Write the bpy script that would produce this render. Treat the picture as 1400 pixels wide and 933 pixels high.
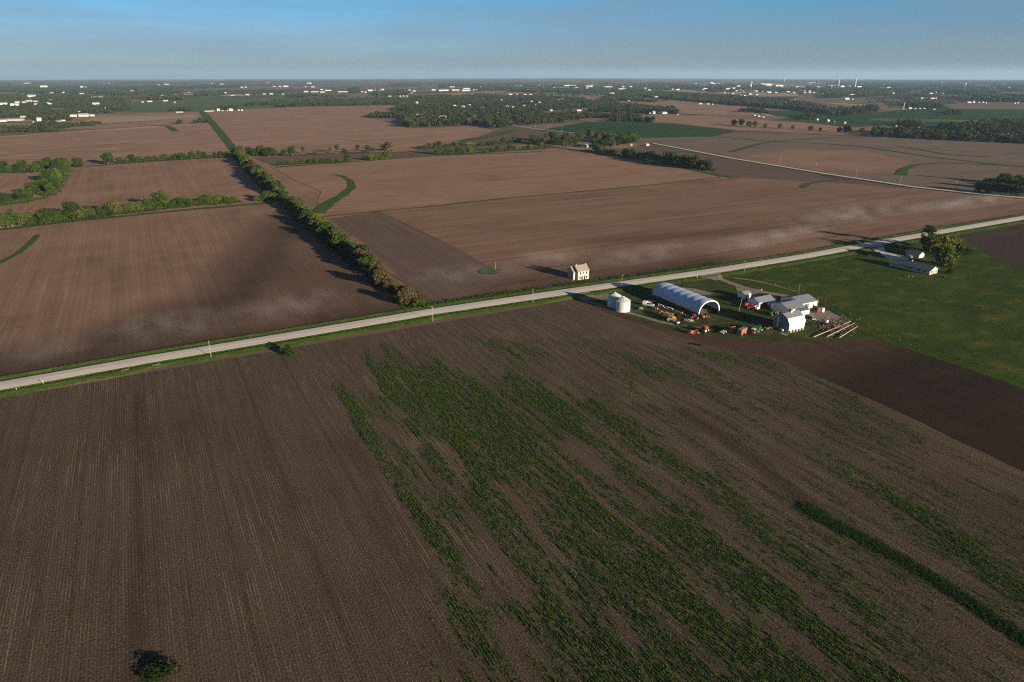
import bpy, bmesh, math, random
import numpy as np
from mathutils import Vector, Matrix
from mathutils.geometry import delaunay_2d_cdt
R_ = math.radians
random.seed(7); rng = np.random.default_rng(11)
for o in list(bpy.data.objects): bpy.data.objects.remove(o)
S = bpy.context.scene
# ---------------------------------------------------------------- camera, sky, sun, exposure
FPX, H, RE = 933.3, 116.5, 7.3e6
PITCH = math.atan((466.5 - 102.3) / FPX)
HEAD = R_(28)                      # the road grid: +X runs east along the road, +Y north
cd = bpy.data.cameras.new('camera'); cam = bpy.data.objects.new('camera', cd); S.collection.objects.link(cam)
cam.location = (0, 0, H); cam.rotation_euler = (math.pi/2 - PITCH, 0, -HEAD)
cd.lens = 24; cd.sensor_width = 36; cd.clip_start = 0.5; cd.clip_end = 200000
S.camera = cam
SUN_AZ, SUN_EL = R_(161.5), R_(11.5)
W = bpy.data.worlds.new("World"); S.world = W; W.use_nodes = True
nt = W.node_tree; nt.nodes.clear()
def wn(t, **k):
    n = nt.nodes.new(t)
    for a, b in k.items(): setattr(n, a, b)
    return n
wo = wn('ShaderNodeOutputWorld'); wb = wn('ShaderNodeBackground'); wb.inputs[1].default_value = 0.05
sky = wn('ShaderNodeTexSky', sky_type='NISHITA', sun_disc=False, sun_elevation=SUN_EL, sun_rotation=SUN_AZ, altitude=100, air_density=1.0, dust_density=0.3, ozone_density=2.0)
tc = wn('ShaderNodeTexCoord'); sep = wn('ShaderNodeSeparateXYZ'); nt.links.new(tc.outputs['Generated'], sep.inputs[0])
# sky deepens above a pale horizon band, dimmed above the view to cut fill
rmp = wn('ShaderNodeValToRGB'); nt.links.new(sep.outputs[2], rmp.inputs[0])
cr = rmp.color_ramp; cr.interpolation = 'EASE'
cr.elements[0].position = 0.0; cr.elements[0].color = (0.40, 0.56, 1.05, 1)
cr.elements[1].position = 0.5; cr.elements[1].color = (0.22, 0.34, 0.50, 1)
e_ = cr.elements.new(0.035); e_.color = (0.42, 0.63, 1.17, 1)
e_ = cr.elements.new(0.14); e_.color = (0.17, 0.33, 0.55, 1)
e_ = cr.elements.new(0.10); e_.color = (0.31, 0.73, 1.24, 1)
mul = wn('ShaderNodeMix', data_type='RGBA', blend_type='MULTIPLY'); mul.inputs[0].default_value = 1
nt.links.new(sky.outputs[0], mul.inputs[6]); nt.links.new(rmp.outputs[0], mul.inputs[7])
mp = wn('ShaderNodeMapping'); mp.inputs['Scale'].default_value = (2.4, 2.4, 30); mp.inputs['Rotation'].default_value = (0.05, -0.07, 0)
nt.links.new(tc.outputs['Generated'], mp.inputs[0])
nz = wn('ShaderNodeTexNoise'); nz.inputs['Scale'].default_value = 1.3; nz.inputs['Detail'].default_value = 7; nz.inputs['Roughness'].default_value = 0.62; nz.inputs['Distortion'].default_value = 0.4
nt.links.new(mp.outputs[0], nz.inputs[0])
cr2 = wn('ShaderNodeValToRGB'); cr2.color_ramp.elements[0].position = 0.40; cr2.color_ramp.elements[1].position = 0.74
cr2.color_ramp.elements[1].color = (0.55, 0.55, 0.55, 1)
nt.links.new(nz.outputs[0], cr2.inputs[0])
cir = wn('ShaderNodeMix', data_type='RGBA'); nt.links.new(cr2.outputs[0], cir.inputs[0]); nt.links.new(mul.outputs[2], cir.inputs[6]); cir.inputs[7].default_value = (1.95, 2.65, 3.45, 1)
nt.links.new(cir.outputs[2], wb.inputs[0]); nt.links.new(wb.outputs[0], wo.inputs[0])
sd = bpy.data.lights.new('sun', 'SUN'); sd.energy = 5.0; sd.angle = R_(0.6); sd.color = (1.0, 0.84, 0.64)
so = bpy.data.objects.new('sun', sd); S.collection.objects.link(so)
tosun = Vector((math.sin(SUN_AZ)*math.cos(SUN_EL), math.cos(SUN_AZ)*math.cos(SUN_EL), math.sin(SUN_EL)))
so.rotation_euler = tosun.to_track_quat('Z', 'Y').to_euler(); so.location = (0, 0, 300)
S.view_settings.view_transform = 'Standard'; S.view_settings.look = 'None'; S.view_settings.gamma = 1
S.view_settings.exposure = 1.15
S.cycles.use_denoising = False; S.cycles.use_adaptive_sampling = False; S.cycles.filter_width = 1.2; S.cycles.volume_bounces = 0; S.cycles.max_bounces = 6; S.cycles.diffuse_bounces = 3; S.cycles.transparent_max_bounces = 6
S.cycles.volume_step_rate = 1.0; S.cycles.volume_max_steps = 64
# ---------------------------------------------------------------- ground maths
CS, SN = math.cos(HEAD), math.sin(HEAD)
def gz(x, y): return -(x*x + y*y) / (2*RE)
def A(px, py):
    """where the ground lies that the drone saw at this photo pixel"""
    u = (px-700)/FPX; v = (466.5-py)/FPX
    dy = math.cos(PITCH) + v*math.sin(PITCH); dz = -math.sin(PITCH) + v*math.cos(PITCH)
    hl = math.hypot(u, dy); ta = -dz/hl
    disc = max(ta*ta - 2*H/RE, 0)
    d = RE*(ta - math.sqrt(disc)) if disc > 0 else RE*ta
    r, f = d*u/hl, d*dy/hl
    return (r*CS + f*SN, -r*SN + f*CS)
def dist(p): return math.hypot(p[0], p[1])
def mpp(p): return math.sqrt(p[0]**2 + p[1]**2 + H*H)/FPX      # metres per photo pixel there
# ---------------------------------------------------------------- materials
def mat(name, col, rough=0.9, spec=0.2, metal=0.0, var=0.0, vscale=2.0, bump=0.0, bscale=20.0, transl=0.0, emit=None):
    m = bpy.data.materials.new(name); m.use_nodes = True; t = m.node_tree; b = t.nodes['Principled BSDF']
    b.inputs['Base Color'].default_value = (*col, 1); b.inputs['Roughness'].default_value = rough
    b.inputs['Specular IOR Level'].default_value = spec; b.inputs['Metallic'].default_value = metal
    if var or bump:
        g = t.nodes.new('ShaderNodeTexCoord')
    if var:
        n = t.nodes.new('ShaderNodeTexNoise'); n.inputs['Scale'].default_value = vscale; n.inputs['Detail'].default_value = 5
        t.links.new(g.outputs['Object'], n.inputs[0])
        mx = t.nodes.new('ShaderNodeMix'); mx.data_type = 'RGBA'
        mr = t.nodes.new('ShaderNodeMapRange'); mr.inputs[1].default_value = 0.3; mr.inputs[2].default_value = 0.7
        t.links.new(n.outputs[0], mr.inputs[0]); t.links.new(mr.outputs[0], mx.inputs[0])
        mx.inputs[6].default_value = (*[c*(1-var) for c in col], 1); mx.inputs[7].default_value = (*[min(1, c*(1+var)) for c in col], 1)
        t.links.new(mx.outputs[2], b.inputs['Base Color'])
    if bump:
        n = t.nodes.new('ShaderNodeTexNoise'); n.inputs['Scale'].default_value = bscale; n.inputs['Detail'].default_value = 3
        t.links.new(g.outputs['Object'], n.inputs[0])
        bp = t.nodes.new('ShaderNodeBump'); bp.inputs['Distance'].default_value = bump; t.links.new(n.outputs[0], bp.inputs['Height']); t.links.new(bp.outputs[0], b.inputs['Normal'])
    return m
def leafmat(name, c1, c2, transl=0.25):
    m = bpy.data.materials.new(name); m.use_nodes = True; t = m.node_tree; t.nodes.clear()
    o = t.nodes.new('ShaderNodeOutputMaterial'); d = t.nodes.new('ShaderNodeBsdfDiffuse'); tr = t.nodes.new('ShaderNodeBsdfTranslucent'); mx = t.nodes.new('ShaderNodeMixShader')
    at = t.nodes.new('ShaderNodeAttribute'); at.attribute_name = 'leaf'
    oi = t.nodes.new('ShaderNodeObjectInfo')
    ad = t.nodes.new('ShaderNodeMath'); ad.operation = 'MULTIPLY_ADD'; ad.inputs[1].default_value = 0.45; t.links.new(oi.outputs['Random'], ad.inputs[0])
    m2 = t.nodes.new('ShaderNodeMath'); m2.operation = 'MULTIPLY'; m2.inputs[1].default_value = 0.6; t.links.new(at.outputs['Fac'], m2.inputs[0]); t.links.new(m2.outputs[0], ad.inputs[2])
    c = t.nodes.new('ShaderNodeMix'); c.data_type = 'RGBA'; c.inputs[6].default_value = (*c1, 1); c.inputs[7].default_value = (*c2, 1); t.links.new(ad.outputs[0], c.inputs[0])
    t.links.new(c.outputs[2], d.inputs[0]); t.links.new(c.outputs[2], tr.inputs[0]); mx.inputs[0].default_value = transl
    t.links.new(d.outputs[0], mx.inputs[1]); t.links.new(tr.outputs[0], mx.inputs[2]); t.links.new(mx.outputs[0], o.inputs[0])
    return m
def landmat(name, c1, c2, c3=None, rows='NS', rowamt=0.5, grass=0.0, gcol=(0.045, 0.075, 0.018), fine=0.5, bump=0.12, patch=1/90, rowscale=1/6, stubble=False, lines=0.0):
    """bare, stubbled or grassed land, in world metres: rows run along one axis of the section grid"""
    m = bpy.data.materials.new(name); m.use_nodes = True; t = m.node_tree; L = t.links.new; b = t.nodes['Principled BSDF']
    b.inputs['Roughness'].default_value = 1; b.inputs['Specular IOR Level'].default_value = 0.05
    geo = t.nodes.new('ShaderNodeNewGeometry')
    def N(scale, vec=None, detail=4, rough=0.55, src=None):
        n = t.nodes.new('ShaderNodeTexNoise'); n.inputs['Detail'].default_value = detail; n.inputs['Roughness'].default_value = rough
        n.inputs['Scale'].default_value = scale
        if vec:
            mp = t.nodes.new('ShaderNodeVectorMath'); mp.operation = 'MULTIPLY'; mp.inputs[1].default_value = vec; L(geo.outputs['Position'], mp.inputs[0]); L(mp.outputs[0], n.inputs[0])
        else: L(geo.outputs['Position'], n.inputs[0])
        return n.outputs[0]
    def MR(x, a, b_, c=0.0, d=1.0):
        r = t.nodes.new('ShaderNodeMapRange'); r.inputs[1].default_value = a; r.inputs[2].default_value = b_; r.inputs[3].default_value = c; r.inputs[4].default_value = d; L(x, r.inputs[0]); return r.outputs[0]
    def MATH(op, x, y):
        q = t.nodes.new('ShaderNodeMath'); q.operation = op
        for i, v in enumerate((x, y)):
            if isinstance(v, (int, float)): q.inputs[i].default_value = v
            else: L(v, q.inputs[i])
        return q.outputs[0]
    def MIX(f, a, b_, bt='MIX'):
        x = t.nodes.new('ShaderNodeMix'); x.data_type = 'RGBA'; x.blend_type = bt
        if isinstance(f, (int, float)): x.inputs[0].default_value = f
        else: L(f, x.inputs[0])
        for i, v in ((6, a), (7, b_)):
            if isinstance(v, tuple): x.inputs[i].default_value = (*v, 1)
            else: L(v, x.inputs[i])
        return x.outputs[2]
    rv = (rowscale, rowscale/45, 0.01) if rows == 'NS' else (rowscale/45, rowscale, 0.01)
    rv2 = (rowscale*3.3, rowscale/14, 0.01) if rows == 'NS' else (rowscale/14, rowscale*3.3, 0.01)
    big = MR(N(patch, detail=6, rough=0.62), 0.33, 0.67)
    col = MIX(big, c1, c2)
    if c3: col = MIX(MR(N(patch*2.3, (1, 1.6, 1), detail=5), 0.5, 0.72), col, c3)
    r1 = MR(N(1.0, rv, detail=3), 0.3, 0.7); r2 = MR(N(1.0, rv2, detail=2), 0.3, 0.7)
    rr = MATH('ADD', MATH('MULTIPLY', r1, 0.6), MATH('MULTIPLY', r2, 0.4))
    col = MIX(rowamt, col, MIX(rr, tuple(c*0.45 for c in c1), tuple(min(1, c*1.5) for c in c2)))
    fn = N(1.6, detail=5, rough=0.75)
    ff = MR(fn, 0.28, 0.72, 1-fine, 1+fine)
    sc = t.nodes.new('ShaderNodeVectorMath'); sc.operation = 'SCALE'; L(col, sc.inputs[0]); L(ff, sc.inputs['Scale']); col = sc.outputs[0]
    hgt = fn
    if stubble:
        sx = t.nodes.new('ShaderNodeSeparateXYZ'); L(geo.outputs['Position'], sx.inputs[0])
        wob = MATH('MULTIPLY', N(0.6, detail=2), 0.25)
        ph = MATH('MULTIPLY', MATH('ADD', sx.outputs[0], wob), 2*math.pi/0.76)
        w = MATH('SINE', ph, 0)
        line = MR(w, 0.25, 0.95)
        # stalks survive only in stretches of some rows
        keep = MR(N(1.0, (1/0.76*0.55, 1/26, 0.01), detail=1), 0.53, 0.60)
        keep2 = MR(N(1.0, (1/45, 1/60, 0.01), detail=3), 0.40, 0.62, 0.12, 1.0)
        brk = MR(N(2.4, detail=2, rough=0.8), 0.42, 0.56)
        st = MATH('MULTIPLY', MATH('MULTIPLY', line, keep), MATH('MULTIPLY', keep2, brk))
        soft = MATH('MULTIPLY', line, 0.07)
        col = MIX(MATH('MULTIPLY', st, 0.8), col, (0.40, 0.31, 0.17))
        col = MIX(soft, col, (0.20, 0.15, 0.09))
        # scattered husks and leaves
        hus = MR(N(3.6, detail=3, rough=0.85), 0.60, 0.70)
        col = MIX(MATH('MULTIPLY', hus, 0.55), col, (0.34, 0.26, 0.16))
        dk = MR(w, -0.3, -1.0)
        col = MIX(MATH('MULTIPLY', dk, 0.16), col, tuple(c*0.35 for c in c1))
        # wheel tracks of the planter every 9 m or so
        tr = MR(MATH('SINE', MATH('MULTIPLY', sx.outputs[0], 2*math.pi/18.24), 0), 0.965, 0.995)
        col = MIX(MATH('MULTIPLY', tr, 0.30), col, tuple(c*0.6 for c in c1))
        hgt = MATH('ADD', MATH('MULTIPLY', w, 0.10), MATH('MULTIPLY', fn, 2.0))
    if lines:
        sx = t.nodes.new('ShaderNodeSeparateXYZ'); L(geo.outputs['Position'], sx.inputs[0])
        ax = sx.outputs[0 if rows == 'NS' else 1]
        w = MR(MATH('SINE', MATH('MULTIPLY', ax, 2*math.pi/3.05), 0), -1, 1)
        col = MIX(MATH('MULTIPLY', w, lines), col, tuple(c*0.45 for c in c1))
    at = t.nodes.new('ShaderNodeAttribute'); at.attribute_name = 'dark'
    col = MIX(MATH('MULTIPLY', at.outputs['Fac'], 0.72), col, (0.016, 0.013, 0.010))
    if grass:
        gn = MR(N(0.33, detail=6, rough=0.7), 0.62-0.3*grass, 0.72-0.3*grass)
        col = MIX(gn, col, gcol)
    at2 = t.nodes.new('ShaderNodeAttribute'); at2.attribute_name = 'weed'
    wn2 = MATH('MULTIPLY', at2.outputs['Fac'], MR(N(1.1, detail=4, rough=0.7), 0.3, 0.6, 0.3, 1))
    col = MIX(MATH('MULTIPLY', wn2, 0.75), col, (0.035, 0.070, 0.012))
    L(col, b.inputs['Base Color'])
    bp = t.nodes.new('ShaderNodeBump'); bp.inputs['Distance'].default_value = bump; bp.inputs['Strength'].default_value = 1; L(hgt, bp.inputs['Height']); L(bp.outputs[0], b.inputs['Normal'])
    return m
# ---------------------------------------------------------------- object helpers
COL = S.collection
def link(o): COL.objects.link(o); return o
def tag(o, label=None, cat=None, group=None, kind=None):
    if label: o['label'] = label
    if cat: o['category'] = cat
    if group: o['group'] = group
    if kind: o['kind'] = kind
    return o
def empty(name, e, n, rz=0, z=None):
    o = bpy.data.objects.new(name, None); o.location = (e, n, gz(e, n) if z is None else z); o.rotation_euler = (0, 0, R_(rz)); o.empty_display_size = 0.5
    return link(o)
class MB:
    def __init__(s): s.v = []; s.f = []
    def add(s, vs, fs):
        k = len(s.v); s.v += [tuple(p) for p in vs]; s.f += [tuple(i+k for i in f) for f in fs]; return s
    def box(s, x0, x1, y0, y1, z0, z1, rz=0, c=None):
        vs = [(x, y, z) for x in (x0, x1) for y in (y0, y1) for z in (z0, z1)]
        if rz:
            cx, cy = c or ((x0+x1)/2, (y0+y1)/2); a, b = math.cos(R_(rz)), math.sin(R_(rz))
            vs = [((x-cx)*a-(y-cy)*b+cx, (x-cx)*b+(y-cy)*a+cy, z) for x, y, z in vs]
        return s.add(vs, [(0, 1, 3, 2), (4, 6, 7, 5), (0, 4, 5, 1), (2, 3, 7, 6), (0, 2, 6, 4), (1, 5, 7, 3)])
    def prism(s, prof, a0, a1, axis='x'):
        n = len(prof)
        f = (lambda a, p: (a, p[0], p[1])) if axis == 'x' else (lambda a, p: (p[0], a, p[1]))
        vs = [f(a0, p) for p in prof] + [f(a1, p) for p in prof]
        return s.add(vs, [tuple(range(n))[::-1], tuple(range(n, 2*n))] + [(i, (i+1) % n, n+(i+1) % n, n+i) for i in range(n)])
    def sheet(s, prof, a0, a1, th=0.12, axis='x'):
        """thin plate along an open profile"""
        n = len(prof); up = []
        for i, p in enumerate(prof):
            q0, q1 = prof[max(0, i-1)], prof[min(n-1, i+1)]
            d = Vector((q1[0]-q0[0], q1[1]-q0[1])).normalized(); up.append((p[0]-d.y*th, p[1]+d.x*th))
        return s.prism(list(prof) + up[::-1], a0, a1, axis)
    def cyl(s, p0, p1, r0, r1=None, n=12):
        r1 = r0 if r1 is None else r1
        p0, p1 = Vector(p0), Vector(p1); d = (p1-p0).normalized(); q = d.to_track_quat('Z', 'Y')
        vs = []
        for p, r in ((p0, r0), (p1, r1)):
            for i in range(n):
                a = 2*math.pi*i/n; vs.append(p + q @ Vector((r*math.cos(a), r*math.sin(a), 0)))
        return s.add(vs, [tuple(range(n))[::-1], tuple(range(n, 2*n))] + [(i, (i+1) % n, n+(i+1) % n, n+i) for i in range(n)])
    def build(s, name, m, parent=None, smooth=False, loc=None):
        me = bpy.data.meshes.new(name); me.from_pydata([tuple(p) for p in s.v], [], s.f); me.validate()
        b = bmesh.new(); b.from_mesh(me); bmesh.ops.recalc_face_normals(b, faces=b.faces); b.to_mesh(me); b.free()
        me.materials.append(m)
        if smooth: me.polygons.foreach_set('use_smooth', [True]*len(me.polygons))
        o = bpy.data.objects.new(name, me); o.parent = parent
        if loc: o.location = loc
        return link(o)
def npmesh(name, V, k, m, attr=None):
    """V (faces*k, 3): loose faces of k corners"""
    nv = len(V); nf = nv//k; me = bpy.data.meshes.new(name)
    me.vertices.add(nv); me.vertices.foreach_set('co', V.astype(np.float32).ravel())
    me.loops.add(nv); me.loops.foreach_set('vertex_index', np.arange(nv, dtype=np.int32))
    me.polygons.add(nf); me.polygons.foreach_set('loop_start', np.arange(0, nv, k, dtype=np.int32)); me.polygons.foreach_set('loop_total', np.full(nf, k, dtype=np.int32))
    me.update(calc_edges=True); me.materials.append(m)
    if attr is not None:
        a = me.attributes.new('leaf', 'FLOAT', 'POINT'); a.data.foreach_set('value', np.repeat(attr, k).astype(np.float32))
    return me
def copy_tree(o, parent=None):
    c = o.copy(); link(c); c.parent = parent
    for ch in [x for x in bpy.data.objects if x.parent == o]: copy_tree(ch, c)
    return c
ONES = 'zeroth first second third fourth fifth sixth seventh eighth ninth tenth eleventh twelfth thirteenth fourteenth fifteenth sixteenth seventeenth eighteenth nineteenth'.split()
TENS = {2: 'twenty', 3: 'thirty', 4: 'forty', 5: 'fifty', 6: 'sixty', 7: 'seventy', 8: 'eighty', 9: 'ninety'}
TENTH = {2: 'twentieth', 3: 'thirtieth', 4: 'fortieth', 5: 'fiftieth', 6: 'sixtieth', 7: 'seventieth', 8: 'eightieth', 9: 'ninetieth'}
def ordn(i):
    if i >= 100: return 'hundred and ' + ordn(i-100)
    if i < 20: return ONES[i]
    return TENTH[i//10] if i % 10 == 0 else TENS[i//10] + '-' + ONES[i % 10]
# value noise
_T = rng.random((256, 256))
def vnoise(x, y):
    xi = np.floor(x).astype(int); yi = np.floor(y).astype(int); fx = x-xi; fy = y-yi; fx = fx*fx*(3-2*fx); fy = fy*fy*(3-2*fy)
    a = _T[xi & 255, yi & 255]; b = _T[(xi+1) & 255, yi & 255]; c = _T[xi & 255, (yi+1) & 255]; d = _T[(xi+1) & 255, (yi+1) & 255]
    return (a*(1-fx)+b*fx)*(1-fy)+(c*(1-fx)+d*fx)*fy
def fbm(x, y, o=4):
    s = 0; a = 0.5; t = 0
    for i in range(o): s = s + a*vnoise(x*2**i+17*i, y*2**i+31*i); t += a; a *= 0.55
    return s/t
def segd(X, Y, p, q):
    px, py = p; dx, dy = q[0]-px, q[1]-py; L = dx*dx+dy*dy+1e-9
    t = np.clip(((X-px)*dx+(Y-py)*dy)/L, 0, 1); return np.hypot(X-px-t*dx, Y-py-t*dy)
def pathd(X, Y, pts):
    d = np.full(np.shape(X), 1e9)
    for p, q in zip(pts[:-1], pts[1:]): d = np.minimum(d, segd(X, Y, p, q))
    return d
def inpoly(X, Y, P):
    r = np.zeros(np.shape(X), bool); n = len(P); j = n-1
    for i in range(n):
        xi, yi = P[i]; xj, yj = P[j]
        if yi != yj:
            r ^= ((yi > Y) != (yj > Y)) & (X < (xj-xi)*(Y-yi)/(yj-yi)+xi)
        j = i
    return r
def PX(*pts): return [A(*p) for p in pts]
def sm(x): x = np.clip(x, 0, 1); return x*x*(3-2*x)
exec_layer = [0.0]
def jag(P, amp, step):
    """roughen an outline so no edge is ruled"""
    out = []
    for i in range(len(P)):
        a, b = Vector(P[i]), Vector(P[(i+1) % len(P)]); L = (b-a).length; k = max(1, min(60, int(L/step)))
        nrm = Vector((-(b-a).y, (b-a).x)).normalized() if L > 0 else Vector((0, 0))
        for j in range(k):
            q = a.lerp(b, j/k)
            if j: q = q + nrm*random.uniform(-amp, amp)
            out.append((q.x, q.y))
    return out
def area(name, P, m, z, amp=0.0, step=20, label=None, cell=None, dark=None, kind='structure'):
    """a sheet of land laid on the ground"""
    if amp: P = jag(P, amp, step)
    if cell:
        X0, X1 = min(p[0] for p in P), max(p[0] for p in P); Y0, Y1 = min(p[1] for p in P), max(p[1] for p in P)
        xs, ys = np.meshgrid(np.arange(X0, X1, cell), np.arange(Y0, Y1, cell)); xs = xs.ravel(); ys = ys.ravel()
        k = inpoly(xs, ys, P); pts = [Vector(p) for p in P] + [Vector((a, b)) for a, b in zip(xs[k], ys[k])]
        n = len(P); r = delaunay_2d_cdt(pts, [(i, (i+1) % n) for i in range(n)], [], 1, 1e-4)
        vv, ff = r[0], r[2]
    else:
        from mathutils.geometry import tessellate_polygon
        vv = [Vector(p) for p in P]; ff = [tuple(f) for f in tessellate_polygon([[Vector((p[0], p[1], 0)) for p in P]])]
    me = bpy.data.meshes.new(name); me.from_pydata([(p[0], p[1], gz(p[0], p[1])+z) for p in vv], [], [tuple(f) for f in ff]); me.validate()
    b = bmesh.new(); b.from_mesh(me)
    for f in b.faces:
        f.normal_update()
        if f.normal.z < 0: f.normal_flip()
    b.to_mesh(me); b.free(); me.materials.append(m)
    if dark is not None and cell:
        X = np.array([v.co.x for v in me.vertices]); Y = np.array([v.co.y for v in me.vertices])
        a = me.attributes.new('dark', 'FLOAT', 'POINT'); a.data.foreach_set('value', dark(X, Y).astype(np.float32))
    o = link(bpy.data.objects.new(name, me)); o['kind'] = kind
    if label: o['label'] = label
    return o
def strip_poly(path, w, w2=None, jit=0.15):
    P = [Vector(p) for p in path]; Q = []
    for a, b in zip(P[:-1], P[1:]):
        k = max(1, min(30, int((b-a).length/(w*1.5))))
        for j in range(k): Q.append(a.lerp(b, j/k))
    Q.append(P[-1]); Lf, Rt = [], []
    for i, q in enumerate(Q):
        d = (Q[min(i+1, len(Q)-1)]-Q[max(i-1, 0)]).normalized(); n = Vector((-d.y, d.x)); ww = w if w2 is None else w+(w2-w)*i/(len(Q)-1)
        Lf.append(q+n*ww/2*(1+random.uniform(-jit, jit))); Rt.append(q-n*ww/2*(1+random.uniform(-jit, jit)))
    return [(p.x, p.y) for p in Lf+Rt[::-1]]
# ================================================================ LAND
SOIL = (0.172, 0.102, 0.068); SOIL2 = (0.305, 0.182, 0.116)
M = {}
M['soil'] = landmat('bare_soil', SOIL, SOIL2, (0.27, 0.175, 0.115), rows='NS', rowamt=0.27, lines=0.12)
M['soil_ew'] = landmat('bare_soil_crossways', SOIL, SOIL2, (0.26, 0.17, 0.115), rows='EW', rowamt=0.45)
M['soil_far'] = landmat('bare_soil_far', (0.220, 0.130, 0.088), (0.295, 0.178, 0.115), (0.37, 0.235, 0.15), rows='EW', rowamt=0.3, patch=1/160, rowscale=1/14, fine=0.15)
M['soil_dark'] = landmat('worked_soil', (0.115, 0.078, 0.06), (0.15, 0.10, 0.076), rows='NS', rowamt=0.4, lines=0.2)
M['soil_grey'] = landmat('greyish_soil', (0.14, 0.105, 0.08), (0.19, 0.135, 0.10), rows='EW', rowamt=0.35, grass=0.15, patch=1/120, fine=0.2)
M['tan'] = landmat('tan_stubble', (0.30, 0.20, 0.12), (0.36, 0.26, 0.16), rows='EW', rowamt=0.3, fine=0.2)
M['tilled'] = landmat('fresh_tilled_soil', (0.058, 0.034, 0.022), (0.082, 0.048, 0.031), (0.100, 0.060, 0.040), rows='NS', rowamt=0.4, patch=1/40, fine=0.5, bump=0.12)
M['tilled2'] = landmat('dark_tilled_soil', (0.045, 0.030, 0.024), (0.065, 0.042, 0.033), rows='EW', rowamt=0.4, patch=1/40, bump=0.1)
M['stub'] = landmat('corn_stubble', (0.072, 0.051, 0.036), (0.104, 0.073, 0.052), (0.085, 0.072, 0.042), rows='NS', rowamt=0.35, patch=1/55, rowscale=1/3, fine=0.8, bump=0.2, stubble=True)
M['pasture'] = landmat('pasture_turf', (0.024, 0.046, 0.006), (0.048, 0.074, 0.009), (0.105, 0.095, 0.020), rows='EW', rowamt=0.15, patch=1/35, fine=0.7, bump=0.25)
M['yard'] = landmat('yard_turf', (0.028, 0.045, 0.009), (0.045, 0.060, 0.013), (0.11, 0.085, 0.045), rows='EW', rowamt=0.1, patch=1/16, fine=0.4, bump=0.08)
M['crop'] = landmat('green_crop', (0.020, 0.055, 0.014), (0.027, 0.068, 0.018), rows='EW', rowamt=0.2, patch=1/200, fine=0.15)
M['hay'] = landmat('hay_meadow', (0.075, 0.105, 0.045), (0.09, 0.125, 0.05), rows='EW', rowamt=0.3, patch=1/150, fine=0.15)
M['verge'] = landmat('verge_grass', (0.042, 0.078, 0.016), (0.065, 0.105, 0.022), (0.10, 0.11, 0.035), rows='EW', rowamt=0.1, patch=1/12, fine=0.5, bump=0.12)
M['grass'] = landmat('waterway_grass', (0.038, 0.075, 0.015), (0.055, 0.095, 0.02), rows='EW', rowamt=0.1, patch=1/20, fine=0.4)
M['road'] = landmat('pale_gravel', (0.52, 0.46, 0.40), (0.60, 0.54, 0.47), rows='EW', rowamt=0.35, patch=1/30, rowscale=1/1.6, fine=0.12, bump=0.02)
M['drive'] = landmat('dusty_track', (0.17, 0.14, 0.11), (0.26, 0.215, 0.17), rows='EW', rowamt=0.3, patch=1/10, fine=0.25, bump=0.03, grass=0.1)
M['sand'] = landmat('bare_sand', (0.42, 0.33, 0.24), (0.5, 0.40, 0.3), fine=0.1)
# base ground: a mosaic of distant fields out to the horizon
def base_material():
    m = bpy.data.materials.new('distant_farmland'); m.use_nodes = True; t = m.node_tree; L = t.links.new; b = t.nodes['Principled BSDF']
    b.inputs['Roughness'].default_value = 1; b.inputs['Specular IOR Level'].default_value = 0.0
    geo = t.nodes.new('ShaderNodeNewGeometry'); mp = t.nodes.new('ShaderNodeMapping'); mp.vector_type = 'POINT'
    mp.inputs['Scale'].default_value = (1/620, 1/300, 0); L(geo.outputs['Position'], mp.inputs[0])
    v = t.nodes.new('ShaderNodeTexVoronoi'); v.distance = 'CHEBYCHEV'; v.voronoi_dimensions = '2D'; v.inputs['Scale'].default_value = 1; v.inputs['Randomness'].default_value = 0.85; L(mp.outputs[0], v.inputs[0])
    s = t.nodes.new('ShaderNodeSeparateColor'); L(v.outputs['Color'], s.inputs[0])
    r = t.nodes.new('ShaderNodeValToRGB'); r.color_ramp.interpolation = 'CONSTANT'; L(s.outputs[0], r.inputs[0])
    cols = [(0, (0.15, 0.105, 0.075)), (0.22, (0.06, 0.075, 0.035)), (0.32, (0.20, 0.14, 0.10)), (0.58, (0.09, 0.09, 0.045)), (0.68, (0.20, 0.145, 0.10)), (0.84, (0.035, 0.065, 0.025)), (0.93, (0.25, 0.19, 0.13))]
    r.color_ramp.elements[0].color = (*cols[0][1], 1); r.color_ramp.elements[1].position = cols[1][0]; r.color_ramp.elements[1].color = (*cols[1][1], 1)
    for p, c in cols[2:]: q = r.color_ramp.elements.new(p); q.color = (*c, 1)
    n = t.nodes.new('ShaderNodeTexNoise'); n.inputs['Scale'].default_value = 1/260; n.inputs['Detail'].default_value = 6; n.inputs['Roughness'].default_value = 0.65; L(geo.outputs['Position'], n.inputs[0])
    mr = t.nodes.new('ShaderNodeMapRange'); mr.inputs[1].default_value = 0.60; mr.inputs[2].default_value = 0.64; L(n.outputs[0], mr.inputs[0])
    x = t.nodes.new('ShaderNodeMix'); x.data_type = 'RGBA'; L(mr.outputs[0], x.inputs[0]); L(r.outputs[0], x.inputs[6]); x.inputs[7].default_value = (0.035, 0.055, 0.022, 1)
    mu = t.nodes.new('ShaderNodeMath'); mu.operation = 'MULTIPLY'; mu.inputs[1].default_value = 0.7; L(mr.outputs[0], mu.inputs[0]); L(mu.outputs[0], x.inputs[0])
    L(x.outputs[2], b.inputs['Base Color']); return m
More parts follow.
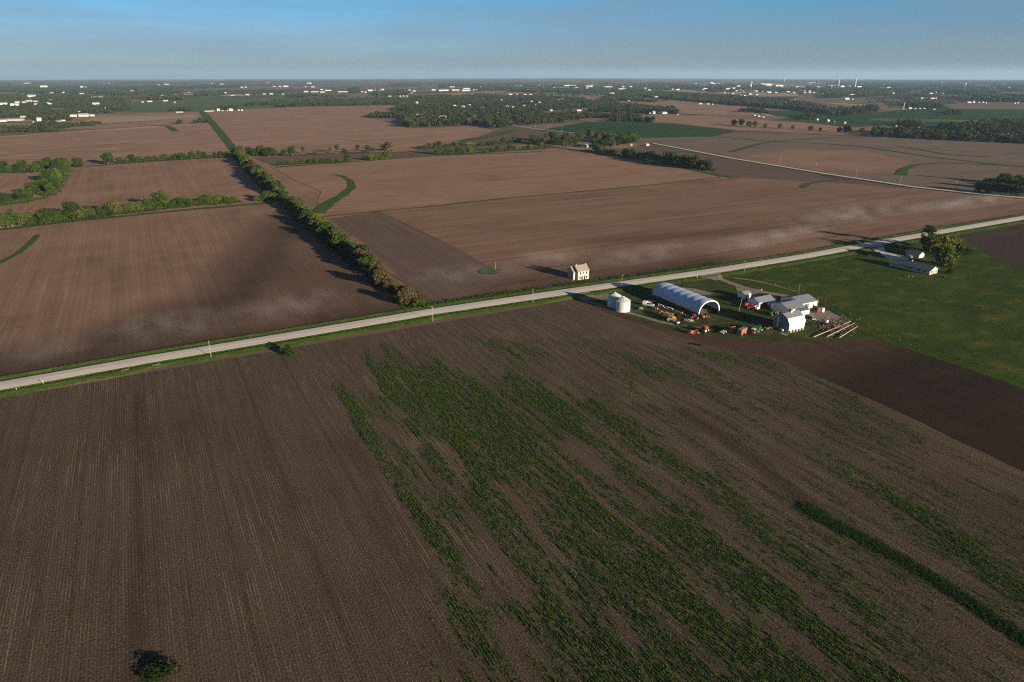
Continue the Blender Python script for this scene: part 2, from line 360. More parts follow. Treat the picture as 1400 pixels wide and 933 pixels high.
def build_ground():
    NA = 240; rad = [0.0, 60]
    while rad[-1] < 60000: rad.append(rad[-1]*1.05 if rad[-1] > 300 else rad[-1]+60)
    V = []; F = []
    for i, r in enumerate(rad):
        for j in range(NA):
            a = 2*math.pi*j/NA; x, y = r*math.sin(a), r*math.cos(a); z = gz(x, y) - 0.05
            if r > 7000:
                t = min(1, (r-7000)/6000); rel = (math.degrees(a)-28+180) % 360-180
                env = 0.35+1.0*math.exp(-((rel-4)/13)**2)
                z += t*env*38*float(fbm(np.array(math.degrees(a)/2.3+9), np.array(r/2600.)))*1.25
            V.append((x, y, z))
    for i in range(len(rad)-1):
        for j in range(NA):
            k = (j+1) % NA
            if i == 0:
                F.append((0, NA+k, NA+j)) if True else None
            else: F.append((i*NA+j, i*NA+k, (i+1)*NA+k, (i+1)*NA+j))
    me = bpy.data.meshes.new('ground'); me.from_pydata(V, [], F); me.validate()
    b = bmesh.new(); b.from_mesh(me); bmesh.ops.remove_doubles(b, verts=b.verts, dist=0.01)
    for f in b.faces:
        f.normal_update()
        if f.normal.z < 0: f.normal_flip()
    b.to_mesh(me); b.free(); me.materials.append(base_material())
    o = link(bpy.data.objects.new('ground', me)); o['kind'] = 'structure'
build_ground()
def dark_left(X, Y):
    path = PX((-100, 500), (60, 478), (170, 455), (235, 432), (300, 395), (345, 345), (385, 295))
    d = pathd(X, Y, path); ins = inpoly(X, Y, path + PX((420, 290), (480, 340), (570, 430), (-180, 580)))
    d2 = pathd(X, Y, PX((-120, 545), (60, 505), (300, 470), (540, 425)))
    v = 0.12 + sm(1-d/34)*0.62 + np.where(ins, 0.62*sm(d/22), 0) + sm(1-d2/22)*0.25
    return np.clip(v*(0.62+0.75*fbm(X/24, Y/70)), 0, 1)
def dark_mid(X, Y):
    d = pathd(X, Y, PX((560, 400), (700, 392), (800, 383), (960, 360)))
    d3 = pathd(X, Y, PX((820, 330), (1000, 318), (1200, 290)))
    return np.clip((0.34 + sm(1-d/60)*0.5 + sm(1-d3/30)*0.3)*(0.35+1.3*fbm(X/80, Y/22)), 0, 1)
FZ = [0.0]
def fz(): FZ[0] += 0.006; return FZ[0]
def field(pts, m, cell=None, dark=None, amp=1.0, zo=0.0, name='field'):
    P = PX(*pts); far = max(dist(p) for p in P)
    return area(name, P, M[m], fz() + zo + (0.0 if far < 1600 else 0.25), amp=amp, step=25 if far < 1500 else 60, cell=cell, dark=dark)
# far to near
field([(-200, 600), (-160, 200), (300, 200), (700, 192), (1000, 192), (1480, 220), (1480, 290), (1200, 330), (960, 372), (595, 416)], 'soil', zo=-0.254)
field([(-80, 127), (32, 126), (34, 132), (-80, 134)], 'soil_far')
field([(455, 134), (560, 127), (600, 127), (600, 134), (555, 138), (460, 140)], 'soil_grey')
field([(600, 124), (700, 126), (800, 130), (830, 131), (820, 141), (790, 138), (700, 132), (600, 131)], 'soil_far')
field([(178, 154), (270, 153), (400, 147), (460, 140), (460, 130), (390, 127), (280, 131), (240, 137), (178, 141)], 'hay')
field([(235, 130), (240, 127), (266, 127), (265, 130)], 'sand'); field([(300, 131), (318, 129), (340, 130), (342, 132)], 'sand')
field([(126, 133), (140, 131), (141, 134), (128, 134)], 'sand'); field([(148, 133), (168, 131), (169, 134)], 'hay')
field([(920, 123), (1090, 128), (1092, 132), (1000, 130), (900, 126)], 'tan')
field([(1090, 132), (1200, 132), (1330, 134), (1330, 140), (1250, 141), (1190, 148), (1120, 150), (1085, 141)], 'soil_grey')
field([(1130, 141), (1150, 141), (1190, 144), (1188, 146), (1150, 144)], 'tan')
field([(1205, 139), (1300, 138), (1310, 142), (1215, 146)], 'crop')
field([(840, 134), (960, 138), (1000, 143), (1092, 153), (1090, 161), (1000, 158), (930, 156), (890, 151), (840, 146)], 'soil_far')
field([(1030, 151), (1200, 154), (1260, 148), (1340, 142), (1480, 142), (1480, 182), (1300, 180), (1200, 171), (1100, 163), (1040, 157)], 'crop')
field([(1290, 143), (1480, 141), (1480, 151), (1300, 149)], 'soil_grey')
field([(1190, 162), (1300, 164), (1370, 166), (1300, 168), (1190, 165)], 'hay')
field([(1280, 180), (1390, 184), (1380, 187), (1300, 184)], 'hay')
field([(-80, 186), (0, 182), (75, 178), (150, 176), (230, 171), (282, 168), (285, 163), (272, 153), (200, 155), (130, 160), (98, 165), (95, 169), (50, 169), (0, 169), (-80, 170)], 'soil_far')
field([(130, 161), (200, 159), (270, 158), (275, 162), (150, 168), (100, 172)], 'tan')
field([(276, 152), (400, 147), (450, 144), (560, 142), (550, 150), (505, 157), (507, 162), (560, 176), (600, 175), (652, 172), (684, 182), (640, 190), (600, 197), (540, 204), (480, 208), (330, 212), (318, 200), (300, 180)], 'soil_far')
field([(-80, 222), (0, 219), (100, 218), (200, 214), (320, 207), (312, 195), (288, 169), (200, 173), (100, 181), (0, 190), (-80, 196)], 'soil_far')
field([(-80, 195), (0, 189.5), (75, 183), (150, 178.5), (230, 174), (285, 170), (285, 168.5), (150, 176.5), (0, 187), (-80, 192)], 'tan')
field([(640, 192), (700, 171), (740, 176), (800, 186), (760, 198), (700, 198), (660, 199)], 'soil_dark')
field([(890, 156), (930, 157), (1000, 162), (1100, 168), (1190, 178), (1240, 182), (1190, 187), (1100, 182), (1010, 179), (900, 167)], 'soil_far')
field([(780, 152), (800, 152), (895, 158), (905, 168), (800, 160)], 'soil_far')
field([(1004, 180), (1190, 187), (1480, 199), (1480, 216), (1100, 196), (980, 186)], 'soil_grey')
field([(850, 187), (1000, 187), (1100, 195), (1480, 216), (1480, 279), (1300, 261), (1130, 239), (1000, 218), (880, 200)], 'soil_grey')
field([(1000, 218), (1080, 205), (1180, 206), (1250, 222), (1230, 236), (1130, 238)], 'soil')
field([(735, 179), (800, 167), (880, 168), (1006, 180), (975, 187), (880, 189), (790, 184)], 'crop')
field([(800, 209), (893, 198), (1130, 240), (1250, 259), (1180, 253), (1060, 247), (985, 241), (960, 228), (880, 214)], 'soil_dark')
field([(-80, 235), (-10, 238), (42, 235), (38, 250), (-10, 258), (-80, 262)], 'soil')
field([(345, 216), (480, 211), (560, 207), (640, 202), (700, 197), (700, 203), (640, 208), (530, 217), (375, 227)], 'soil_dark')
field([(30, 294), (75, 262), (95, 240), (112, 229), (200, 224), (318, 218), (340, 240), (374, 272), (350, 278), (250, 283), (170, 287), (100, 294)], 'soil')
field([(378, 232), (480, 222), (600, 213), (740, 207), (810, 205), (870, 217), (990, 242), (900, 252), (700, 270), (640, 275), (575, 285), (500, 292), (450, 294), (430, 287), (440, 262), (400, 245)], 'soil_ew')
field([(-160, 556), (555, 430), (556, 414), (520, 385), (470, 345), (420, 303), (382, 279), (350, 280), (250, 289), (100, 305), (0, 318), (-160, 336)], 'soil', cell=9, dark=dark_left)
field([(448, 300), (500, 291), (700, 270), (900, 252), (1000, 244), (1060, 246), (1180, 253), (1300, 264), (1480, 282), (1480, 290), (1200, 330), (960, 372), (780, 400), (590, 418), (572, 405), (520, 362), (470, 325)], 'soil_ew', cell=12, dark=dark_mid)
field([(450, 300), (520, 289), (620, 337), (665, 363), (700, 376), (640, 407), (592, 416), (545, 378), (500, 335)], 'soil_dark', amp=0.3)
# grassed waterways and field margins
WAYS = [([(-40, 375), (0, 360), (25, 347), (42, 333), (52, 322)], 4, 5), ([(458, 239), (470, 242), (479, 248), (481, 257), (468, 268), (448, 279), (434, 292)], 5, 15),
        ([(440, 297), (500, 291), (600, 282), (700, 270.5), (800, 262), (900, 252.5), (985, 243)], 4, 4), ([(322, 208), (303, 184), (288, 166), (276, 153)], 14, 22),
        ([(-40, 220), (60, 206), (130, 200), (185, 196)], 3, 5), ([(702, 178), (684, 184), (655, 190), (615, 199), (570, 204)], 26, 8),
        ([(1096, 257), (1104, 252), (1120, 249), (1150, 246), (1175, 245)], 9, 6), ([(1232, 240), (1235, 232), (1250, 226), (1290, 223), (1400, 228), (1480, 232)], 14, 4),
        ([(1000, 208), (1040, 197), (1070, 193), (1130, 189), (1180, 188)], 12, 10), ([(960, 187), (1010, 190), (1060, 195), (1100, 195), (1180, 201), (1280, 216), (1360, 225), (1480, 236)], 8, 9),
        ([(1220, 199), (1260, 206), (1300, 212), (1355, 215)], 4, 12), ([(455, 190), (500, 195), (535, 199)], 3, 4), ([(640, 205), (740, 200), (790, 206)], 10, 6), ([(870, 213), (930, 208), (985, 211)], 5, 9),
        ([(1080, 231), (1110, 236), (1150, 246)], 3, 4), ([(1250, 240), (1320, 246)], 4, 5), ([(985, 240), (1000, 243), (1012, 243)], 10, 3), ([(350, 214), (420, 212), (560, 208), (700, 197)], 7, 7), ([(376, 229), (480, 222), (600, 213), (740, 208)], 8, 8),
        ([(-60, 316), (0, 315), (100, 303), (250, 288), (370, 278)], 10, 9), ([(118, 228), (200, 222), (320, 214)], 6, 7), ([(798, 208), (880, 218), (990, 242)], 14, 10), ([(322, 210), (370, 260), (420, 302), (470, 342), (520, 384), (565, 424)], 9, 9),
        ([(890, 184), (1000, 182), (1100, 184), (1195, 188)], 5, 4), ([(1095, 147), (1200, 140)], 12, 12), ([(190, 171), (230, 173), (240, 180)], 10, 16), ([(0, 178), (100, 174), (280, 160)], 5, 5)]
for pts, w, w2 in WAYS:
    p = PX(*pts); far = max(dist(q) for q in p)
    area('grass_strip', strip_poly(p, w, w2), M['grass'], 0.30 + fz()*0.5 + (0.25 if far > 1600 else 0))
c = A(672, 372.5)
area('grass_patch', [(c[0]+7.5*math.cos(a)*random.uniform(.85, 1.1), c[1]+6.5*math.sin(a)*random.uniform(.85, 1.1)) for a in [i*math.pi/12 for i in range(24)]], M['grass'], 0.5)
# ---- second road
P2 = PX((893, 196.5), (1000, 217), (1130, 238.5), (1250, 256.5), (1330, 265), (1400, 271.5), (1480, 278))
area('verge', strip_poly(P2, 15, jit=0.2), M['verge'], 0.62); area('side_road', strip_poly(P2, 6.5, jit=0.02), M['road'], 0.66)
P3 = PX((700, 172), (740, 177.5), (785, 182.5)); area('side_road', strip_poly(P3, 6, jit=0.02), M['road'], 0.6)
area('side_road', strip_poly(PX((58, 134), (64, 130), (71, 127)), 16, jit=0.02), M['road'], 0.7)
area('side_road', strip_poly(PX((965, 148), (1020, 150), (1060, 160)), 8, jit=0.02), M['road'], 0.8)
area('side_road', strip_poly(PX((655, 152), (676, 154.5), (690, 156)), 8, jit=0.02), M['road'], 0.8)
# ---- main road with its ditches
RC = [(-700, None)]
ctr = [A(0, 529.5), A(195, 494.5), A(390, 461.5), A(591, 427.5), A(780, 399.5), A(970, 372.5), A(1100, 351.5), A(1200, 333), A(1300, 315.5), A(1400, 298.5)]
d0 = Vector(ctr[0])-Vector(ctr[2]); d0.normalize(); d1 = Vector(ctr[-1])-Vector(ctr[-3]); d1.normalize()
ctr = [tuple(Vector(ctr[0])+d0*400)] + ctr + [tuple(Vector(ctr[-1])+d1*400)]
def road_n(e):
    for a, b in zip(ctr[:-1], ctr[1:]):
        if a[0] <= e <= b[0]: return a[1]+(b[1]-a[1])*(e-a[0])/(b[0]-a[0])
    return ctr[0][1] if e < ctr[0][0] else ctr[-1][1]
def cross_strip(name, m, prof, jit=None, e0=-420, e1=1000, st=4.0, gap=None):
    V = []; F = []; k = len(prof); es = list(np.arange(e0, e1, st))
    for i, e in enumerate(es):
        n0 = road_n(e)
        for j, (dn, z) in enumerate(prof):
            jj = (jit[j]*(2*float(fbm(np.array(e/9+j*7.7), np.array(j*3.1+2), 3))-1) if jit else 0)
            V.append((e, n0+dn+jj, z+gz(e, n0)))
    for i in range(len(es)-1):
        for j in range(k-1): F.append((i*k+j, (i+1)*k+j, (i+1)*k+j+1, i*k+j+1))
    me = bpy.data.meshes.new(name); me.from_pydata(V, [], F); me.materials.append(m)
    o = link(bpy.data.objects.new(name, me)); o['kind'] = 'structure'; return o
cross_strip('verge', M['verge'], [(-12.2, 0.02), (-9.6, 0.55), (-8.2, 0.75), (-7.2, 0.10), (-6.4, 0.08), (-4.6, 0.62)], [1.6, .5, .4, .3, .2, .05])
cross_strip('verge', M['verge'], [(4.6, 0.62), (5.9, 0.08), (6.8, 0.06), (10.0, 0.75), (11.4, 0.02)], [.05, .2, .3, .6, 1.4])
cross_strip('road', M['road'], [(-4.75, 0.60), (-4.4, 0.66), (0, 0.76), (4.4, 0.66), (4.75, 0.60)], [.18, 0, 0, 0, .18])
# ---- near field: corn stubble with volunteer weeds between the rows
MAIN = PX((508, 503), (531, 498), (595, 502), (632, 517), (677, 559), (720, 590), (775, 640), (831, 690), (900, 700), (960, 720), (1020, 760), (1100, 820), (1215, 950), (830, 950), (800, 850), (775, 800), (722, 740), (690, 690), (655, 660), (640, 640), (610, 600), (578, 600), (531, 544))
STR = [([(463, 530), (486, 559), (501, 592), (539, 649), (565, 690), (600, 735), (628, 768)], 2.6, 1.0), ([(640, 787), (680, 838)], 1.8, .8), ([(500, 478), (515, 510)], 1.6, .7), ([(528, 472), (552, 502)], 3, .8),
       ([(655, 675), (737, 800), (800, 900), (835, 950)], 3.0, 1), ([(700, 521), (737, 547), (775, 581), (831, 615), (861, 652), (900, 680), (950, 705)], 3.2, 1), ([(812, 555), (900, 619), (1000, 690), (1060, 740), (1150, 800), (1240, 880)], 4.5, .85),
       ([(940, 480), (1054, 498)], 4, .5), ([(1100, 505), (1247, 602)], 3.5, .45), ([(1116, 621), (1210, 671), (1260, 700)], 4.5, .55), ([(1225, 684), (1290, 728)], 2.2, .9), ([(1303, 736), (1420, 830)], 5, .9), ([(1150, 720), (1300, 800), (1420, 850)], 2.5, .5),
       ([(900, 502), (980, 545), (1073, 602), (1160, 650)], 3.2, .5), ([(854, 485), (905, 519)], 3, .65), ([(640, 462), (690, 478)], 3, .5), ([(695, 478), (715, 492)], 1.6, .9), ([(595, 500), (640, 520), (700, 570), (760, 620), (850, 690)], 3.6, 1),
       ([(850, 520), (940, 600), (1000, 640)], 3, .4), ([(1250, 870), (1420, 960)], 6, .35), ([(1000, 700), (1100, 790), (1200, 860), (1300, 930)], 4, .5)]
GAPS = [([(690, 665), (722, 705), (760, 761), (805, 800), (850, 850), (885, 905)], 1.7), ([(677, 553), (775, 635), (850, 710), (900, 742)], 0.9), ([(900, 747), (1007, 847)], 1.5), ([(1043, 836), (1132, 908)], 1.5), ([(900, 833), (989, 918)], 1.4), ([(725, 640), (765, 675)], 1.5), ([(545, 560), (575, 590)], 1.2), ([(550, 520), (560, 545)], 1.0)]
WIDE2 = PX((500, 480), (600, 488), (740, 520), (900, 590), (1000, 660), (1150, 770), (1340, 980), (640, 980), (600, 720), (540, 620))
WIDE = PX((560, 475), (700, 462), (880, 470), (1010, 486), (1100, 520), (1300, 610), (1430, 670), (1430, 970), (560, 970), (600, 760), (540, 640), (480, 540))
GS = PX((1098, 692), (1130, 712), (1186, 740), (1257, 779), (1328, 826), (1420, 888))
STRp = [(PX(*a), r, w) for a, r, w in STR]; GAPp = [(PX(*a), r) for a, r in GAPS]
def weed_density(X, Y):
    Xw = X+1.6*(fbm(X/3, Y/16)-.5); Yw = Y+16*(fbm(X/0.9+9, Y/70)-.5)
    D = inpoly(Xw+1.8*(fbm(X/2, Y/18+5)-.5), Yw, MAIN)*1.0
    for p, r, w in STRp:
        D = np.maximum(D, w*sm(1.35-pathd(Xw, Yw, p)/r*0.8))
    for p, r in GAPp: D = D*(1-0.95*sm(1.5-pathd(Xw, Yw, p)/r*0.9))
    n = fbm(X/1.5, Y/16, 4); n2 = fbm(X/9+3, Y/26, 3)
    right = sm((X-20)/60)
    D = np.clip(D*(0.10+2.1*np.clip(n*0.8+n2*0.5-0.24, 0, 1)), 0, 1)
    bg = (0.25+0.25*right+0.45*inpoly(Xw, Yw, WIDE2))*inpoly(Xw, Yw, WIDE)*np.clip((n*0.62+n2*0.5-0.51)*6, 0, 1)
    return np.clip(np.maximum(D, bg), 0, 1)
def stub_dark(X, Y):
    d = pathd(X, Y, PX((930, 562), (1000, 605), (1093, 679), (1110, 700)))
    d2 = pathd(X, Y, PX((190, 540), (190, 700), (183, 940)))
    d3 = pathd(X, Y, PX((250, 520), (420, 730), (560, 930)))
    near = sm((150-Y)/110)*0.25
    return np.clip(sm(1.2-d/4.5)*0.7+sm(1.3-d2/2.0)*0.45+0.8*np.clip(fbm(X/22, Y/50, 4)-0.42, 0, 1)+near, 0, 1)
def build_stubble():
    st = 1.5; xs = np.arange(-420, 470, st); ys = np.arange(-150, 303.5, st); X, Y = np.meshgrid(xs, ys); nx, ny = len(xs), len(ys)
    x, y = X.ravel(), Y.ravel()
    top = np.array([road_n(e) for e in xs])-10.6
    y = np.minimum(y, np.tile(top, ny))
    z = 0.02+0*x
    me = bpy.data.meshes.new('stubble_field'); me.vertices.add(nx*ny); me.vertices.foreach_set('co', np.stack([x, y, z], 1).astype(np.float32).ravel())
    i, j = np.meshgrid(np.arange(nx-1), np.arange(ny-1)); q = (j*nx+i).ravel(); F = np.stack([q, q+1, q+nx+1, q+nx], 1).astype(np.int32)
    me.loops.add(F.size); me.loops.foreach_set('vertex_index', F.ravel()); me.polygons.add(len(F)); me.polygons.foreach_set('loop_start', np.arange(0, F.size, 4, dtype=np.int32)); me.polygons.foreach_set('loop_total', np.full(len(F), 4, dtype=np.int32)); me.update(calc_edges=True)
    for nm, v in (('weed', weed_density(x, y)*0.4), ('dark', stub_dark(x, y))):
        a = me.attributes.new(nm, 'FLOAT', 'POINT'); a.data.foreach_set('value', v.astype(np.float32))
    me.materials.append(M['stub']); o = link(bpy.data.objects.new('stubble_field', me)); o['kind'] = 'structure'
build_stubble()
# ---- fresh tilled ground, pasture, yard, drives
TL = [(786, 409), (840, 432), (900, 452), (960, 470), (1010, 478), (1060, 490), (1100, 507), (1200, 550), (1300, 598), (1400, 645), (1480, 690)]
TU = [(1480, 560), (1400, 529), (1300, 494), (1240, 474), (1200, 464), (1160, 461), (1110, 467), (1060, 466), (1010, 462), (960, 457), (920, 450), (880, 438), (840, 424), (800, 408)]
area('tilled_field', PX(*(TL+TU)), M['tilled'], 0.05, amp=0.7, step=6, cell=5, dark=lambda X, Y: np.clip(sm((196-Y)/50)*(0.8+0.8*fbm(X/25, Y/25)), 0, 1))
area('pasture', PX((980, 376), (1100, 359), (1185, 345), (1250, 333), (1320, 325), (1345, 343), (1400, 368), (1480, 405), (1480, 566), (1400, 532), (1300, 497), (1240, 477), (1200, 466), (1160, 464), (1140, 440), (1100, 410), (1050, 398), (1010, 390)), M['pasture'], 0.07, amp=0.6, step=8)
area('tilled_field', PX((1312, 322), (1400, 306), (1480, 292), (1480, 412), (1400, 371), (1345, 346)), M['tilled2'], 0.08, amp=0.4, step=9)
YARD = PX((778, 405), (800, 400), (860, 391), (960, 376), (985, 376), (1010, 388), (1050, 396), (1100, 408), (1140, 425), (1180, 450), (1160, 463), (1110, 468), (1060, 468), (1010, 464), (960, 459), (920, 452), (880, 440), (840, 426), (800, 412))
area('farmyard', YARD, M['yard'], 0.10, amp=0.5, step=6)
def tracks(pts, w, z, m='drive', w2=None): return area('track', strip_poly(PX(*pts), w, w2), M[m], z)
tracks([(783, 404), (800, 412), (835, 422), (870, 431), (900, 440), (930, 446), (965, 450)], 2.6, 0.16)
tracks([(968, 374), (980, 380), (1000, 388), (1018, 394), (1050, 401), (1080, 406)], 4.5, 0.17)
tracks([(1005, 381), (1030, 384), (1060, 391), (1090, 399)], 1.6, 0.165)
tracks([(1080, 406), (1120, 412), (1150, 430), (1185, 456), (1220, 468)], 3.0, 0.172, 'yard')
area('gravel_apron', PX((786, 401), (812, 398), (830, 402), (858, 410), (850, 414), (835, 409), (805, 412), (790, 407)), M['drive'], 0.18, amp=0.4, step=3)
area('gravel_apron', PX((1103, 427), (1120, 424), (1135, 426), (1148, 434), (1150, 442), (1138, 446), (1112, 440), (1097, 437)), M['drive'], 0.19, amp=0.5, step=3)
area('gravel_apron', PX((1005, 392), (1020, 396), (1060, 403), (1062, 412), (1040, 410), (1012, 404)), M['drive'], 0.185, amp=0.5, step=3)
area('gravel_apron', PX((886, 398), (910, 392), (950, 395), (975, 402), (960, 404), (920, 400)), M['drive'], 0.187, amp=1.0, step=3)
area('dirt_floor', PX((956, 430), (985, 425), (972, 408), (935, 412)), M['drive'], 0.2)
area('gravel_drive', PX((1192, 340), (1204, 338), (1212, 345), (1235, 350), (1243, 355), (1240, 361), (1225, 357), (1210, 352), (1201, 344)), M['road'], 0.2, amp=0.3, step=3)
area('concrete_pad', PX((1064, 457), (1074, 460), (1080, 458), (1070, 455)), M['drive'], 0.23)

def ramp(name, a, b, c, d, m, z0=0.67, z1=0.21):
    """a driveway mouth sloping from the road edge (a, b) down to (c, d)"""
    P = PX(a, b, c, d); V = []; F = []; k = 6
    for i in range(k+1):
        t = i/k; L = Vector(P[0]).lerp(Vector(P[3]), t); R2 = Vector(P[1]).lerp(Vector(P[2]), t); z = z0+(z1-z0)*sm(t)
        V += [(L.x, L.y, z), (R2.x, R2.y, z)]
    for i in range(k): F.append((2*i, 2*i+1, 2*i+3, 2*i+2))
    me = bpy.data.meshes.new(name); me.from_pydata(V, [], F); me.materials.append(m); o = link(bpy.data.objects.new(name, me)); o['kind'] = 'structure'
ramp('driveway_mouth', (955, 379), (984, 374.5), (990, 383), (978, 384), M['drive']); ramp('driveway_mouth', (776, 405), (806, 400.5), (812, 405.5), (790, 408.5), M['drive']); ramp('driveway_mouth', (1188, 339.5), (1206, 336), (1210, 343), (1199, 345), M['road'], z1=0.22)
# ================================================================ VEGETATION
LM = {
 'green': leafmat('fresh_green_leaves', (0.020, 0.036, 0.007), (0.068, 0.098, 0.018)),
 'dark': leafmat('dark_green_leaves', (0.016, 0.034, 0.010), (0.045, 0.080, 0.018)),
 'olive': leafmat('olive_leaves', (0.055, 0.062, 0.018), (0.11, 0.12, 0.035)),
 'lime': leafmat('young_bright_leaves', (0.048, 0.072, 0.012), (0.105, 0.145, 0.024)),
 'rust': leafmat('budding_rusty_twigs', (0.072, 0.056, 0.026), (0.125, 0.100, 0.045)),
 'gold': leafmat('golden_green_leaves', (0.060, 0.075, 0.012), (0.185, 0.170, 0.030)),
 'grey': leafmat('bare_grey_twigs', (0.085, 0.070, 0.050), (0.13, 0.11, 0.075)),
 'conifer': leafmat('dark_needles', (0.012, 0.026, 0.010), (0.030, 0.055, 0.018), 0.1),
 'weed': leafmat('weed_leaves', (0.028, 0.062, 0.008), (0.088, 0.150, 0.020), 0.3),
 'sward': leafmat('tall_grass_blades', (0.030, 0.060, 0.009), (0.080, 0.125, 0.020), 0.3),
 'straw': leafmat('bleached_stalks', (0.085, 0.062, 0.042), (0.33, 0.26, 0.165), 0.1),
 'wood': leafmat('woodland_leaves', (0.012, 0.022, 0.008), (0.052, 0.062, 0.022)),
}
BARK = mat('bark', (0.13, 0.10, 0.075), var=0.3, vscale=1.5)
def leaf_cards(C, s, r, up=0.0, k=4, aspect=0.75):
    """k-cornered leaf clumps with centres C, size s, random facing"""
    n = len(C); a = r.normal(size=(n, 3)); a[:, 2] *= (1-up); a /= np.linalg.norm(a, axis=1, keepdims=True)
    b = r.normal(size=(n, 3)); b -= (b*a).sum(1, keepdims=True)*a; b /= np.linalg.norm(b, axis=1, keepdims=True)
    s = np.broadcast_to(s, (n,))[:, None]
    if k == 3: V = np.stack([C+a*s*0.6, C-a*s*0.4+b*s*aspect*0.5, C-a*s*0.4-b*s*aspect*0.5], 1)
    else: V = np.stack([C+a*s*.5+b*s*.28, C-a*s*.4+b*s*.5*aspect, C-a*s*.5-b*s*.32, C+a*s*.42-b*s*.45*aspect], 1)
    return V.reshape(-1, 3)
def crown_points(r, n, kind):
    """points of a crown of a tree 10 m tall"""
    lobes = []
    if kind == 'round': zc, rx, rz, nl = 4.9, 4.2, 4.7, 28
    elif kind == 'tall': zc, rx, rz, nl = 5.0, 2.8, 4.9, 26
    elif kind == 'wide': zc, rx, rz, nl = 4.5, 5.4, 4.5, 38
    elif kind == 'bush': zc, rx, rz, nl = 3.6, 5.0, 4.6, 22
    elif kind == 'thin': zc, rx, rz, nl = 6.0, 2.6, 3.7, 14
    pts = []; tone = []
    for i in range(nl):
        d = r.normal(size=3); d /= np.linalg.norm(d); q = r.random()**0.5*0.78
        c = np.array([d[0]*rx*q, d[1]*rx*q, zc+d[2]*rz*q]); lr = (0.24+0.20*r.random())*min(rx, rz)*(0.7 if kind == 'thin' else 1)
        m = n//nl; dd = r.normal(size=(m, 3)); dd /= np.linalg.norm(dd, axis=1, keepdims=True)
        pts.append(c+dd*(lr*(0.75+0.33*r.random((m, 1))))*np.array([1.1, 1.1, 0.85])); tone.append(np.full(m, r.random())*0.6+r.random(m)*0.4)
    p = np.concatenate(pts); t = np.concatenate(tone); k = p[:, 2] > (0.15 if kind == 'bush' else 0.35); return p[k], t[k]
def make_crown(kind, leaf, seed, n=1300, s=0.75):
    r = np.random.default_rng(seed)
    if kind == 'conifer':
        P = []; T = []
        for i in range(15):
            z = 1.2+8.3*i/15; rr = (3.1*(1-i/15.5)**0.75)*(0.7+0.5*r.random())
            for a in range(max(4, int(9-i*0.35))):
                an = r.random()*6.28; m = 22; t = r.random(m)**0.6; P.append(np.stack([np.cos(an)*rr*t, np.sin(an)*rr*t, z-0.5*t+0.25*r.normal(size=m)*t], 1)+r.normal(size=(m, 3))*0.17); T.append(np.full(m, r.random()))
        p = np.concatenate(P); t = np.concatenate(T)
    else: p, t = crown_points(r, n, kind)
    if kind == 'thin': s = 0.55
    return npmesh('crown', leaf_cards(p, s*(0.7+0.7*r.random(len(p))), r), 4, LM[leaf], t)
def make_trunk(kind, seed):
    r = random.Random(seed); b = MB(); top = {'bush': 3, 'conifer': 9.3, 'tall': 7.5}.get(kind, 6.2)
    x = y = 0; p = Vector((0, 0, -0.3)); k = 4; rad = 0.34 if kind != 'bush' else 0.2
    for i in range(k):
        q = Vector((r.uniform(-.25, .25), r.uniform(-.25, .25), top*(i+1)/k)); b.cyl(p, q, rad*(1-i/k*.75), rad*(1-(i+1)/k*.75), 7); p = q
        if i >= (0 if kind == 'bush' else 1) and kind != 'conifer':
            for _ in range(2):
                a = r.random()*6.28; e = q+Vector((math.cos(a)*r.uniform(1.4, 2.8), math.sin(a)*r.uniform(1.4, 2.8), r.uniform(.9, 2.2))); b.cyl(q, e, rad*.33, rad*.1, 5)
    return b.build('trunk', BARK)
PROTO = {}
def proto(kind, leaf):
    if (kind, leaf) not in PROTO:
        vs = []
        for s in range(3):
            cm = make_crown(kind, leaf, hash_(kind)*7+hash_(leaf)*31+s, n=2600 if kind in ('wide', 'round') else 1500, s=0.62)
            tk = make_trunk(kind, s+3); tm = tk.data; bpy.data.objects.remove(tk); vs.append((cm, tm))
        PROTO[(kind, leaf)] = vs
    return PROTO[(kind, leaf)]
def hash_(s): return sum(ord(c)*(i+1) for i, c in enumerate(s))
TREES = []
def tree(e, n, h, kind, leaf, label, group=None, name='tree', sx=1.0, cat=None):
    cm, tm = random.choice(proto(kind, leaf)); f = h/10*random.uniform(.93, 1.07)
    t = empty(name, e, n, random.uniform(0, 360)); t.scale = (f*sx*random.uniform(.92, 1.1), f*sx*random.uniform(.92, 1.1), f)
    for nm, me in (('trunk', tm), ('crown', cm)):
        o = link(bpy.data.objects.new(nm, me)); o.parent = t
    tag(t, label, cat or name.replace('_', ' '), group); TREES.append(t); return t
def pick(w):
    r = random.random()*sum(w.values())
    for k, v in w.items():
        r -= v
        if r <= 0: return k
    return k
LOOK = {'green': 'green', 'dark': 'dark green', 'olive': 'olive green', 'lime': 'bright yellow-green', 'rust': 'rusty budding', 'gold': 'golden green', 'grey': 'bare grey twigged', 'conifer': 'dark'}
KIND = {'round': 'round', 'tall': 'tall', 'wide': 'broad', 'bush': 'bushy', 'thin': 'slender', 'conifer': 'conical'}
